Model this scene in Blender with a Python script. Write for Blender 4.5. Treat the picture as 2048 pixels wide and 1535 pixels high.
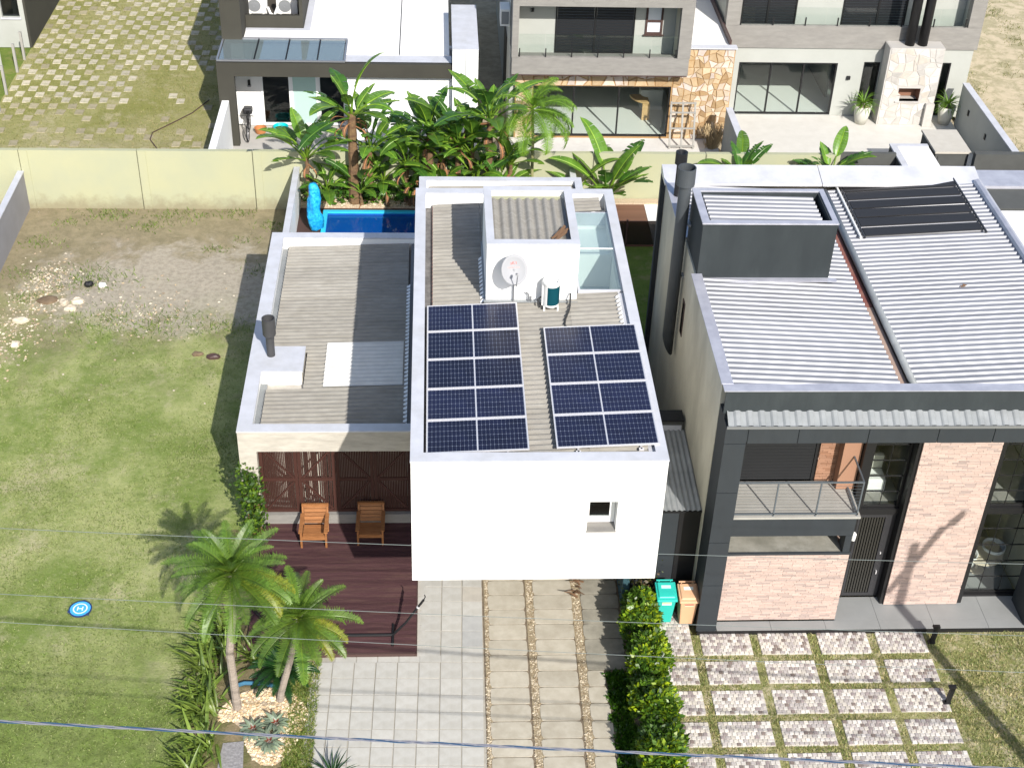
import bpy, math, random
import numpy as np
from mathutils import Vector, Matrix, Euler
random.seed(7); rng = np.random.default_rng(7)
for o in list(bpy.data.objects): bpy.data.objects.remove(o)
S = bpy.context.scene
COL = S.collection
R_ = math.radians

# ------------------------------------------------------------------ camera, sky, sun, exposure
cam = bpy.data.cameras.new('camera'); co = bpy.data.objects.new('camera', cam); COL.objects.link(co)
cam.sensor_fit = 'HORIZONTAL'; cam.sensor_width = 36; cam.lens = 36*2841.26/2048
cam.clip_start = 0.5; cam.clip_end = 1000
cR = Vector((0.99855262, -0.04444139, 0.03029235)); cU = Vector((0.0016437, 0.58818087, 0.80872774)); cF = Vector((0.05375837, 0.80750742, -0.5874026))
m = Matrix.Identity(4)
for i in range(3): m[i][0] = cR[i]; m[i][1] = cU[i]; m[i][2] = -cF[i]
m[0][3], m[1][3], m[2][3] = 0.50668, -22.33592, 25.06959
co.matrix_world = m; S.camera = co
SUN = Vector((0.45, -1.28, 1.0)).normalized()          # towards the sun
w = bpy.data.worlds.new('World'); S.world = w; w.use_nodes = True
nt = w.node_tree; bg = nt.nodes['Background']
sk = nt.nodes.new('ShaderNodeTexSky'); sk.sky_type = 'NISHITA'; sk.sun_disc = False
sk.sun_elevation = math.asin(SUN.z); sk.sun_rotation = math.atan2(SUN.x, SUN.y); sk.air_density = 1.0; sk.dust_density = 1.5
nt.links.new(sk.outputs[0], bg.inputs[0]); bg.inputs[1].default_value = 0.13
sl = bpy.data.lights.new('sun', 'SUN'); sl.energy = 4.6; sl.angle = R_(0.5); sl.color = (1.0, 0.955, 0.89)
so = bpy.data.objects.new('sun', sl); COL.objects.link(so)
so.rotation_euler = SUN.to_track_quat('Z', 'Y').to_euler(); so.location = (20, -40, 40)
S.view_settings.view_transform = 'Standard'; S.view_settings.look = 'None'; S.view_settings.gamma = 1
S.view_settings.exposure = 0.5; S.view_settings.use_curve_mapping = False

# ------------------------------------------------------------------ materials
MATS = {}
def mat(name, c, rough=.75, var=None, vs=3.0, metal=0., bump=0., bs=40., spec=.4, attr=False, rand=0., stain=None, ss=.6, stretch=None, coat=0., lo=.35, hi=.65, smax=.7):
    if name in MATS: return MATS[name]
    m = bpy.data.materials.new(name); m.use_nodes = True; nt = m.node_tree; N = nt.nodes; L = nt.links
    p = N['Principled BSDF']; p.inputs['Roughness'].default_value = rough; p.inputs['Metallic'].default_value = metal
    p.inputs['Specular IOR Level'].default_value = spec
    if coat: p.inputs['Coat Weight'].default_value = coat
    tc = N.new('ShaderNodeTexCoord'); co_ = tc.outputs['Object']
    if stretch:
        mp = N.new('ShaderNodeMapping'); mp.inputs['Scale'].default_value = stretch; L.new(co_, mp.inputs['Vector']); co_ = mp.outputs[0]
    def noise(sc, d=5., r=.6):
        n = N.new('ShaderNodeTexNoise'); n.inputs['Scale'].default_value = sc; n.inputs['Detail'].default_value = d; n.inputs['Roughness'].default_value = r
        L.new(co_, n.inputs['Vector']); return n.outputs['Fac']
    def ramp(f, a, b):
        r = N.new('ShaderNodeMapRange'); r.inputs['From Min'].default_value = a; r.inputs['From Max'].default_value = b; L.new(f, r.inputs['Value']); return r.outputs[0]
    def mix(f, a, b, mode='MIX'):
        x = N.new('ShaderNodeMix'); x.data_type = 'RGBA'; x.blend_type = mode
        if isinstance(f, float): x.inputs[0].default_value = f
        else: L.new(f, x.inputs[0])
        for k, q in ((6, a), (7, b)):
            if isinstance(q, tuple): x.inputs[k].default_value = q + (1,)
            else: L.new(q, x.inputs[k])
        return x.outputs[2]
    out = c
    if var: out = mix(ramp(noise(vs), lo, hi), c, var)
    if stain:
        f = ramp(noise(ss, 8, .7), .48, .75); mu = N.new('ShaderNodeMath'); mu.operation = 'MULTIPLY'; L.new(f, mu.inputs[0]); mu.inputs[1].default_value = smax
        out = mix(mu.outputs[0], out, stain)
    if attr:
        a = N.new('ShaderNodeAttribute'); a.attribute_name = 'tint'; out = mix(1.0, out, a.outputs['Color'], 'MULTIPLY')
    if rand:
        oi = N.new('ShaderNodeObjectInfo'); mr = N.new('ShaderNodeMapRange'); mr.inputs['To Min'].default_value = 1-rand; mr.inputs['To Max'].default_value = 1+rand
        L.new(oi.outputs['Random'], mr.inputs['Value']); hs = N.new('ShaderNodeHueSaturation'); L.new(mr.outputs[0], hs.inputs['Value'])
        if isinstance(out, tuple): hs.inputs['Color'].default_value = out + (1,)
        else: L.new(out, hs.inputs['Color'])
        out = hs.outputs[0]
    if isinstance(out, tuple): p.inputs['Base Color'].default_value = out + (1,)
    else: L.new(out, p.inputs['Base Color'])
    if bump:
        b = N.new('ShaderNodeBump'); b.inputs['Strength'].default_value = bump; b.inputs['Distance'].default_value = .03; L.new(noise(bs, 4), b.inputs['Height']); L.new(b.outputs[0], p.inputs['Normal'])
    MATS[name] = m; return m
def glassmat(name, tint=(.8, .9, .88), refl=.25, keep=1.0, dark=(.02, .02, .02)):
    m = bpy.data.materials.new(name); m.use_nodes = True; nt = m.node_tree; N = nt.nodes; L = nt.links
    N.remove(N['Principled BSDF']); out = N['Material Output']
    tr = N.new('ShaderNodeBsdfTransparent'); tr.inputs[0].default_value = tint + (1,)
    gl = N.new('ShaderNodeBsdfGlossy'); gl.inputs['Roughness'].default_value = .03
    lw = N.new('ShaderNodeLayerWeight'); lw.inputs[0].default_value = .5; fr = N.new('ShaderNodeMath'); fr.operation = 'POWER'; L.new(lw.outputs['Facing'], fr.inputs[0]); fr.inputs[1].default_value = 4.0
    mu = N.new('ShaderNodeMath'); mu.operation = 'MULTIPLY_ADD'; mu.inputs[1].default_value = 1.0; mu.inputs[2].default_value = .03+refl*.2; mu.use_clamp = True; L.new(fr.outputs[0], mu.inputs[0])
    df = N.new('ShaderNodeBsdfDiffuse'); df.inputs[0].default_value = dark + (1,)
    m1 = N.new('ShaderNodeMixShader'); m1.inputs[0].default_value = 1-keep; L.new(tr.outputs[0], m1.inputs[1]); L.new(df.outputs[0], m1.inputs[2])
    m2 = N.new('ShaderNodeMixShader'); L.new(mu.outputs[0], m2.inputs[0]); L.new(m1.outputs[0], m2.inputs[1]); L.new(gl.outputs[0], m2.inputs[2])
    L.new(m2.outputs[0], out.inputs[0]); MATS[name] = m; return m
def leafmat(name, c, c2, rough=.45):
    m = mat(name, c, rough, var=c2, vs=1.2, attr=True, rand=.22, spec=.5)
    p = m.node_tree.nodes['Principled BSDF']; N = m.node_tree.nodes; L = m.node_tree.links
    t = N.new('ShaderNodeBsdfTranslucent'); src = p.inputs['Base Color'].links[0].from_socket; L.new(src, t.inputs[0])
    x = N.new('ShaderNodeMixShader'); x.inputs[0].default_value = .32; L.new(p.outputs[0], x.inputs[1]); L.new(t.outputs[0], x.inputs[2]); L.new(x.outputs[0], N['Material Output'].inputs[0])
    return m

M = {}
M['white'] = mat('white_plaster', (.82, .82, .81), .85, var=(.78, .78, .77), vs=1.5, bump=.05, bs=90, stain=(.66, .66, .63), ss=.35, smax=.25)
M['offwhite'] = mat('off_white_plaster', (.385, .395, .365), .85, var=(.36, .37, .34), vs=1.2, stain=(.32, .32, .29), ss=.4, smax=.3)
M['coping'] = mat('painted_coping', (.52, .53, .57), .7, var=(.46, .47, .5), vs=2.5, stain=(.38, .37, .35), ss=1.2, smax=.4)
M['beton'] = mat('board_concrete', (.50, .47, .41), .85, var=(.40, .37, .32), vs=2.2, stretch=(1, 1, 5), bump=.1, stain=(.25, .23, .2), ss=1.0, smax=.55)
M['greybeton'] = mat('grey_concrete_band', (.25, .24, .22), .85, var=(.21, .20, .185), vs=2.5, stretch=(1, 1, 4), stain=(.18, .17, .155), ss=.8, smax=.4)
M['wallbeige'] = mat('weathered_render', (.60, .57, .465), .9, var=(.49, .46, .37), vs=1.1, stain=(.29, .27, .21), ss=.5, stretch=(1, 1, .45), smax=.6)
M['fibre'] = mat('fibre_cement', (.30, .285, .25), .9, var=(.23, .215, .19), vs=5, bump=.15, bs=60, stain=(.20, .185, .155), ss=2.2, stretch=(.6, 3, 1), rand=.09, smax=.85, lo=.3, hi=.7)
M['fibrewhite'] = mat('translucent_sheet', (.62, .61, .58), .6, var=(.55, .54, .51), vs=3)
M['zinc'] = mat('galvanised_sheet', (.36, .365, .385), .34, var=(.32, .325, .345), vs=.8, metal=.45, rand=.05, stain=(.23, .23, .24), ss=.8, smax=.3)
M['zincflash'] = mat('silver_flashing', (.50, .505, .56), .4, var=(.40, .405, .46), vs=2.5, metal=.3)
M['zincdull'] = mat('dull_zinc_sheet', (.30, .315, .32), .55, var=(.24, .255, .26), vs=2, metal=.2, stain=(.17, .17, .165), ss=1.5, smax=.5)
M['anth'] = mat('anthracite_cladding', (.028, .034, .040), .6, var=(.024, .029, .034), vs=1.5, stain=(.048, .053, .055), ss=.7, smax=.3, stretch=(1.5, 1, .6))
M['anthbox'] = mat('anthracite_render', (.027, .034, .037), .8, var=(.021, .027, .030), vs=1.3, stain=(.048, .058, .061), ss=.7, stretch=(1.5, 1, .5), smax=.6)
M['black'] = mat('black_metal', (.011, .011, .012), .5)
M['blackp'] = mat('black_plastic', (.03, .03, .033), .4)
M['brick'] = mat('pale_brick', (.48, .365, .315), .85, attr=True, bump=.2, bs=60)
M['mortar'] = mat('brick_mortar', (.45, .325, .265), .9)
M['orangebrick'] = mat('orange_brick', (.30, .165, .105), .85, attr=True)
M['olive'] = mat('olive_grey_paint', (.046, .044, .034), .85, var=(.04, .038, .03), vs=1.2)
M['yellow'] = mat('pale_yellow_paint', (.385, .385, .245), .85, var=(.355, .365, .25), vs=.7, stain=(.42, .41, .26), ss=.6, smax=.35, bump=.04)
def grime(m, z1, col, amt):
    N = m.node_tree.nodes; L = m.node_tree.links; p = N['Principled BSDF']; src = p.inputs['Base Color'].links[0].from_socket
    tc = N.new('ShaderNodeTexCoord'); sx = N.new('ShaderNodeSeparateXYZ'); L.new(tc.outputs['Object'], sx.inputs[0])
    n = N.new('ShaderNodeTexNoise'); n.inputs['Scale'].default_value = 2.2; n.inputs['Detail'].default_value = 8; n.inputs['Roughness'].default_value = .7; L.new(tc.outputs['Object'], n.inputs['Vector'])
    a = N.new('ShaderNodeMath'); a.operation = 'MULTIPLY_ADD'; L.new(n.outputs['Fac'], a.inputs[0]); a.inputs[1].default_value = -1.3; L.new(sx.outputs['Z'], a.inputs[2])
    r = N.new('ShaderNodeMapRange'); r.inputs['From Min'].default_value = z1-.65; r.inputs['From Max'].default_value = z1-1.15; r.inputs['To Max'].default_value = amt; L.new(a.outputs[0], r.inputs['Value'])
    x = N.new('ShaderNodeMix'); x.data_type = 'RGBA'; L.new(r.outputs[0], x.inputs[0]); L.new(src, x.inputs[6]); x.inputs[7].default_value = col+(1,); L.new(x.outputs[2], p.inputs['Base Color'])
grime(M['yellow'], .55, (.22, .19, .12), .75)
M['lav'] = mat('grey_lavender_paint', (.27, .265, .285), .85, var=(.24, .235, .25), vs=1)
M['dkwall'] = mat('dark_grey_wall', (.085, .088, .083), .85, var=(.07, .072, .068), vs=1.5)
M['memb'] = mat('white_membrane', (.82, .80, .77), .8, var=(.78, .76, .73), vs=1.0)
M['tile'] = mat('paving_concrete', (.45, .44, .405), .85, var=(.40, .385, .345), vs=4, rand=.055, bump=.06, stain=(.34, .33, .29), ss=1.6, smax=.35)
M['track'] = mat('track_concrete', (.44, .405, .33), .9, var=(.37, .335, .265), vs=3, rand=.06, bump=.1, stain=(.27, .24, .18), ss=1.3, smax=.6)
M['trackdk'] = mat('dirty_track_concrete', (.31, .29, .235), .9, var=(.22, .205, .165), vs=2.5, rand=.08, stain=(.14, .13, .1), ss=1.2, smax=.6)
M['joint'] = mat('joint_sand', (.21, .17, .12), .95, var=(.13, .10, .07), vs=6)
M['gravel'] = mat('gravel', (.33, .27, .175), .95, var=(.25, .20, .125), vs=30, bump=.4, bs=40)
M['pebble'] = mat('pebbles', (.62, .53, .40), .8, attr=True)
M['pebblebase'] = mat('pebble_bed', (.58, .48, .35), .95, var=(.40, .30, .2), vs=22, bump=.5, bs=25)
M['deck'] = mat('hardwood_decking', (.076, .037, .039), .75, var=(.056, .028, .030), vs=3, spec=.12, stretch=(.6, 6, 1), rand=.18, stain=(.145, .085, .068), ss=1.4, smax=.6)
M['slat'] = mat('brown_slats', (.048, .018, .013), .6, rand=.1)
M['teak'] = mat('teak', (.33, .145, .055), .5, var=(.24, .10, .035), vs=5, stretch=(1, 5, 5), rand=.15)
M['cell'] = mat('silicon_cells', (.010, .0115, .030), .3, var=(.013, .016, .046), vs=1.5, spec=.35, rand=.3)
M['backsheet'] = mat('white_backsheet', (.20, .235, .32), .4)
M['alu'] = mat('aluminium', (.66, .65, .66), .45, metal=.35)
M['metal'] = mat('grey_metal', (.30, .31, .33), .4, metal=.6)
M['cap'] = mat('charcoal_flue', (.055, .055, .057), .55, var=(.045, .045, .047), vs=4)
M['flue'] = mat('dark_steel_flue', (.062, .07, .077), .5, var=(.05, .057, .063), vs=2)
M['concgrey'] = mat('smooth_grey_porcelain', (.265, .27, .265), .5, var=(.24, .245, .24), vs=1.5)
M['pooltile'] = mat('pool_rim', (.04, .52, .75), .4)
M['poolin'] = mat('pool_shell', (.006, .10, .42), .5, var=(.005, .08, .34), vs=2)
M['bluecover'] = mat('blue_plastic_cover', (.006, .27, .66), .35, var=(.03, .47, .82), vs=9, bump=1.0, bs=14, lo=.42, hi=.58)  # strong light and dark blue variation paints in the shading of folds and creases
M['teal'] = mat('green_bin_plastic', (.025, .43, .36), .4, rand=.02)
M['tan'] = mat('beige_bin_plastic', (.62, .36, .21), .5)
M['label'] = mat('bin_label', (.75, .80, .76), .6)
M['labelgreen'] = mat('green_label', (.45, .75, .25), .6)
M['labelred'] = mat('red_label', (.65, .07, .05), .6)
M['tankgreen'] = mat('teal_grille', (.004, .055, .075), .8, spec=.1)
M['greyplas'] = mat('light_plastic', (.72, .72, .70), .45)
M['fan'] = mat('fan_grey', (.20, .21, .22), .5)
M['red'] = mat('red_print', (.62, .07, .05), .6)
M['sand'] = mat('sandy_soil', (.50, .43, .32), .95, var=(.40, .33, .24), vs=2)
M['dirt'] = mat('brown_soil', (.20, .145, .09), .95, var=(.13, .09, .055), vs=3, bump=.3, bs=15)
M['trunk'] = mat('palm_trunk', (.33, .28, .235), .9, var=(.24, .2, .165), vs=5, stretch=(1, 1, 8), bump=.3, bs=18)
M['btrunk'] = mat('banana_stem', (.20, .125, .06), .8, var=(.11, .06, .035), vs=4, stretch=(1, 1, 3))
M['dry'] = mat('dry_leaf', (.15, .085, .045), .85, attr=True, rand=.2)
M['straw'] = mat('dry_straw', (.45, .34, .19), .9, attr=True)
M['ban'] = leafmat('banana_leaf', (.135, .255, .03), (.07, .17, .02), .35)
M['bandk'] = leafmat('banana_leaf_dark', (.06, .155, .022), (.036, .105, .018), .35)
M['palm'] = leafmat('palm_leaf', (.165, .265, .036), (.085, .18, .022), .4)
M['palmy'] = leafmat('yellowing_palm_leaf', (.30, .27, .02), (.15, .21, .018), .45)
M['areca'] = leafmat('areca_leaf', (.17, .30, .026), (.09, .20, .018), .45)
M['cyc'] = leafmat('cycad_leaf', (.022, .075, .015), (.014, .052, .011), .35)
M['flax'] = leafmat('flax_leaf', (.20, .27, .05), (.10, .17, .03), .4)
M['agave'] = leafmat('bromeliad_leaf', (.28, .34, .25), (.18, .24, .15), .4)
M['agred'] = leafmat('bromeliad_heart', (.22, .045, .02), (.16, .03, .015), .4)
M['hedge'] = leafmat('hedge_leaf', (.13, .25, .026), (.06, .14, .016), .4)
M['bush'] = leafmat('climber_leaf', (.075, .155, .022), (.045, .10, .016), .45)
M['redbush'] = leafmat('reddish_leaf', (.12, .065, .03), (.07, .075, .02), .5)
M['grassb'] = leafmat('grass_blades', (.24, .27, .095), (.17, .215, .06), .6)
M['pot'] = mat('pale_pot', (.55, .54, .47), .7, var=(.47, .46, .4), vs=5)
M['stone'] = mat('ochre_stone', (.45, .34, .21), .85, var=(.38, .27, .155), vs=3, attr=True, bump=.2, bs=20)
M['stonejoint'] = mat('stone_joint', (.36, .22, .10), .95)
M['wstone'] = mat('white_stone', (.50, .48, .45), .8, var=(.42, .40, .37), vs=3, attr=True, bump=.2, bs=20)
M['wjoint'] = mat('white_stone_joint', (.42, .40, .37), .9)
M['rubble'] = mat('rubble_stone', (.58, .51, .40), .9, var=(.46, .39, .29), vs=6, rand=.2)
M['cob'] = [mat('cobble_%s' % n, c, .85, var=tuple(x*.82 for x in c), vs=9, rand=.1) for n, c in
            (('white', (.58, .545, .50)), ('cream', (.52, .48, .42)), ('grey', (.40, .365, .345)), ('mauve', (.29, .245, .235)), ('brown', (.20, .16, .14)))]
M['cobatt'] = mat('cobble_mixed', (1, 1, 1), .85, attr=True)
M['cobjoint'] = mat('cobble_joint', (.56, .53, .48), .95, var=(.42, .39, .34), vs=8)
M['wood'] = mat('light_wood', (.50, .33, .15), .5, var=(.42, .27, .12), vs=4, stretch=(1, 1, 5))
M['greywood'] = mat('weathered_wood', (.30, .29, .265), .85)
M['floor'] = mat('pale_floor', (.62, .64, .60), .35)
M['room'] = mat('room_paint', (.22, .225, .19), .85)
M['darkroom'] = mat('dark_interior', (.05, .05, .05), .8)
M['shutter'] = mat('dark_shutter', (.013, .014, .016), .5)
M['brownmetal'] = mat('brown_metal', (.07, .04, .035), .5)
M['redgutter'] = mat('red_oxide_gutter', (.20, .062, .05), .7, var=(.26, .13, .1), vs=2)
M['browngutter'] = mat('beige_gutter', (.40, .29, .23), .75, var=(.33, .23, .18), vs=2)
M['cable'] = mat('black_cable', (.025, .025, .025), .6)
M['wire'] = mat('bare_wire', (.22, .25, .24), .5, metal=.3)
M['wireblue'] = mat('blue_insulated_strand', (.02, .06, .13), .5)
M['wirelt'] = mat('grey_insulated_strand', (.16, .165, .20), .5)
M['padblue'] = mat('pad_blue', (.06, .38, .85), .6)
M['paddark'] = mat('pad_dark_edge', (.02, .04, .12), .6)
M['padwhite'] = mat('pad_white', (.75, .78, .8), .6)
M['poleconc'] = mat('pole_concrete', (.36, .35, .33), .85)
M['turq'] = mat('turquoise_plastic', (.0, .48, .50), .4)
M['rust'] = mat('terracotta', (.42, .17, .06), .7)
M['rail'] = mat('grey_railing', (.13, .15, .17), .45, metal=.4)
M['mesh'] = glassmat('dark_mesh', (.62, .58, .56), .05, .45, (.03, .025, .022))
M['glass'] = glassmat('clear_glass', (.95, .975, .965), .0)
M['glassrail'] = glassmat('railing_glass', (.96, .985, .975), .05)
M['glassdk'] = glassmat('tinted_glass', (.5, .55, .54), .1)
M['glasssky'] = glassmat('skylight_glass', (.92, .975, .965), .2, .92, (.60, .72, .70))
M['canopy'] = glassmat('canopy_glass', (.66, .75, .75), .5, .6, (.30, .36, .37))
M['greenfilm'] = mat('frosted_green_glass', (.40, .55, .50), .4)
def water():
    m = mat('pool_water', (.003, .06, .26), .06, spec=.5, bump=.08, bs=2.5); return m
M['water'] = water()

# ------------------------------------------------------------------ builders
class MB:
    def __init__(s): s.v = []; s.f = []; s.t = []; s.smooth = False
    def add(s, vs, fs, t=None):
        o = len(s.v); s.v += [tuple(q) for q in vs]; s.f += [tuple(i+o for i in q) for q in fs]
        s.t += [t or (1, 1, 1)]*len(vs); return s
    def box(s, x0, x1, y0, y1, z0, z1, t=None):
        return s.add([(x0,y0,z0),(x1,y0,z0),(x1,y1,z0),(x0,y1,z0),(x0,y0,z1),(x1,y0,z1),(x1,y1,z1),(x0,y1,z1)],
                     [(0,3,2,1),(4,5,6,7),(0,1,5,4),(1,2,6,5),(2,3,7,6),(3,0,4,7)], t)
    def hexa(s, b, tp, t=None):      # 4 bottom + 4 top points
        return s.add(list(b)+list(tp), [(0,3,2,1),(4,5,6,7),(0,1,5,4),(1,2,6,5),(2,3,7,6),(3,0,4,7)], t)
    def quad(s, a, b, c, d, t=None): return s.add([a,b,c,d], [(0,1,2,3)], t)
    def beam(s, a, b, w, h=None, up=(0,0,1)):   # rectangular bar from a to b
        h = h or w; a = Vector(a); b = Vector(b); d = (b-a).normalized(); u = Vector(up)
        if abs(d.dot(u)) > .95: u = Vector((0,1,0))
        r = d.cross(u).normalized(); u = r.cross(d)
        c = [(-1,-1),(1,-1),(1,1),(-1,1)]
        return s.hexa([a+r*i*w/2+u*j*h/2 for i,j in c], [b+r*i*w/2+u*j*h/2 for i,j in c])
    def tube(s, pts, rad, n=8, cap=True, t=None):
        pts = [Vector(p) for p in pts]; rad = rad if isinstance(rad, (list, tuple)) else [rad]*len(pts)
        o = len(s.v); ref = None
        for i, p in enumerate(pts):
            d = (pts[min(i+1, len(pts)-1)]-pts[max(i-1, 0)]).normalized()
            if ref is None: ref = Vector((1,0,0)) if abs(d.x) < .9 else Vector((0,1,0))
            r = (ref-d*ref.dot(d)).normalized(); ref = r; u = d.cross(r)
            for k in range(n):
                a = 2*math.pi*k/n; s.v.append(tuple(p+(r*math.cos(a)+u*math.sin(a))*rad[i])); s.t.append(t or (1,1,1))
        for i in range(len(pts)-1):
            for k in range(n):
                k2 = (k+1) % n; s.f.append((o+i*n+k, o+i*n+k2, o+(i+1)*n+k2, o+(i+1)*n+k))
        if cap: s.f.append(tuple(o+k for k in range(n))[::-1]); s.f.append(tuple(o+(len(pts)-1)*n+k for k in range(n)))
        return s
    def lathe(s, c, prof, n=20):      # prof: list of (r, z); open at both ends unless r=0
        c = Vector(c); o = len(s.v)
        for r, z in prof:
            for k in range(n): a = 2*math.pi*k/n; s.v.append((c.x+r*math.cos(a), c.y+r*math.sin(a), c.z+z)); s.t.append((1,1,1))
        for i in range(len(prof)-1):
            for k in range(n): k2 = (k+1) % n; s.f.append((o+i*n+k, o+i*n+k2, o+(i+1)*n+k2, o+(i+1)*n+k))
        return s
    def mesh(s, name, mt, org=(0,0,0), smooth=False):
        me = bpy.data.meshes.new(name); ox, oy, oz = org
        me.from_pydata([(a-ox, b-oy, c-oz) for a,b,c in s.v], [], s.f); me.materials.append(mt)
        if any(t != (1,1,1) for t in s.t):
            at = me.attributes.new('tint', 'FLOAT_COLOR', 'POINT'); at.data.foreach_set('color', [x for t in s.t for x in (*t, 1)])
        else:
            at = me.attributes.new('tint', 'FLOAT_COLOR', 'POINT'); at.data.foreach_set('color', [1.]*(4*len(s.v)))
        if smooth or s.smooth: me.polygons.foreach_set('use_smooth', [True]*len(me.polygons))
        me.update(); return me
    def build(s, name, mt, parent=None, smooth=False, bevel=0):
        org = wloc(parent) if parent else (0,0,0)
        o = bpy.data.objects.new(name, s.mesh(name, mt, org, smooth)); COL.objects.link(o)
        if parent: o.parent = parent
        if bevel:
            b = o.modifiers.new('bevel', 'BEVEL'); b.width = bevel; b.segments = 2; b.limit_method = 'ANGLE'
        return o
def wloc(o):
    l = Vector((0,0,0))
    while o: l += Vector(o.location); o = o.parent
    return l
def thing(name, label, cat, loc=(0,0,0), group=None):
    o = bpy.data.objects.new(name, None); COL.objects.link(o); o.location = loc; o.empty_display_size = .2
    return tag(o, label, cat, group)
def tag(o, label, cat, group=None):
    o['label'] = label; o['category'] = cat
    if group: o['group'] = group
    return o
def struct(o): o['kind'] = 'structure'; return o
def stuff(o): o['kind'] = 'stuff'; return o
def part(name, mt, parent, *boxes, bevel=0):
    b = MB()
    for q in boxes: b.box(*q)
    return b.build(name, mt, parent, bevel=bevel)
def inst(name, me, parent, loc, rot=(0,0,0), sc=(1,1,1)):
    o = bpy.data.objects.new(name, me); COL.objects.link(o)
    if parent: o.parent = parent
    o.location = Vector(loc)-(wloc(parent) if parent else Vector((0,0,0))); o.rotation_euler = rot; o.scale = sc if isinstance(sc, (tuple, list)) else (sc,)*3
    return o
def copy_tree(root, loc, rot=None, label=None):
    def rec(o, par):
        c = o.copy(); COL.objects.link(c); c.parent = par
        for ch in o.children: rec(ch, c)
        return c
    r = rec(root, None); r.location = loc
    if rot: r.rotation_euler = rot
    if label: r['label'] = label
    return r
def wallY(b, x0, x1, z0, z1, y0, y1, holes=()):     # wall in the XZ plane with rectangular holes
    xs = sorted({x0, x1, *[h[0] for h in holes], *[h[1] for h in holes]}); zs = sorted({z0, z1, *[h[2] for h in holes], *[h[3] for h in holes]})
    for i in range(len(xs)-1):
        for j in range(len(zs)-1):
            cx = (xs[i]+xs[i+1])/2; cz = (zs[j]+zs[j+1])/2
            if any(h[0] < cx < h[1] and h[2] < cz < h[3] for h in holes): continue
            b.box(xs[i], xs[i+1], y0, y1, zs[j], zs[j+1])
    return b
def ring(b, x0, x1, y0, y1, z0, z1, wl, wr, wf, wb):   # rectangular ring (parapet / coping)
    b.box(x0, x1, y0, y0+wf, z0, z1); b.box(x0, x1, y1-wb, y1, z0, z1)
    b.box(x0, x0+wl, y0+wf, y1-wb, z0, z1); b.box(x1-wr, x1, y0+wf, y1-wb, z0, z1); return b
def corr(b, x0, x1, y0, y1, zf, pitch=.177, amp=.034, along='X', seg=6, trap=False):
    """corrugated sheet; ridges run along the given axis; zf(x, y) is the base height"""
    if along == 'X': n = max(2, int(round((y1-y0)/pitch*seg)))
    else: n = max(2, int(round((x1-x0)/pitch*seg)))
    vs = []; fs = []; a0 = y0 if along == 'X' else x0; a1 = y1 if along == 'X' else x1
    for i in range(n+1):
        a = a0+(a1-a0)*i/n; ph = a/pitch*2*math.pi; h = math.sin(ph)
        if trap == 'rib': h = max(0., (h+.3)/1.3)*2-1
        elif trap: h = max(-1, min(1, h*2.2))
        h *= amp
        if along == 'X': vs += [(x0, a, zf(x0, a)+h), (x1, a, zf(x1, a)+h)]
        else: vs += [(a, y0, zf(a, y0)+h), (a, y1, zf(a, y1)+h)]
    for i in range(n):
        fs.append((2*i, 2*i+1, 2*i+3, 2*i+2) if along == 'X' else (2*i, 2*i+2, 2*i+3, 2*i+1))
    b.add(vs, fs); b.smooth = (trap is not True); return b
def frame_rect(b, x0, x1, z0, z1, y0, y1, w):      # window frame in XZ plane
    b.box(x0, x1, y0, y1, z0, z0+w); b.box(x0, x1, y0, y1, z1-w, z1); b.box(x0, x0+w, y0, y1, z0+w, z1-w); b.box(x1-w, x1, y0, y1, z0+w, z1-w); return b
def tri_mesh(name, verts, faces_n, mt, tint=None, parent=None, quads=False):
    """fast mesh from numpy: verts (N,3), consecutive groups of 3 or 4 make faces"""
    k = 4 if quads else 3; n = len(verts)//k
    me = bpy.data.meshes.new(name); me.vertices.add(n*k); me.vertices.foreach_set('co', verts.astype(np.float32).ravel())
    me.loops.add(n*k); me.loops.foreach_set('vertex_index', np.arange(n*k, dtype=np.int32)); me.polygons.add(n)
    me.polygons.foreach_set('loop_start', np.arange(0, n*k, k, dtype=np.int32))
    try: me.polygons.foreach_set('loop_total', np.full(n, k, dtype=np.int32))
    except Exception: pass
    at = me.attributes.new('tint', 'FLOAT_COLOR', 'POINT')
    tt = np.ones((n*k, 4), np.float32)
    if tint is not None: tt[:, :3] = np.repeat(tint, k, axis=0)
    at.data.foreach_set('color', tt.ravel()); me.materials.append(mt); me.update(calc_edges=True); me.validate()
    o = bpy.data.objects.new(name, me); COL.objects.link(o)
    if parent:
        o.parent = parent; o.location = -wloc(parent)
    return o
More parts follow.
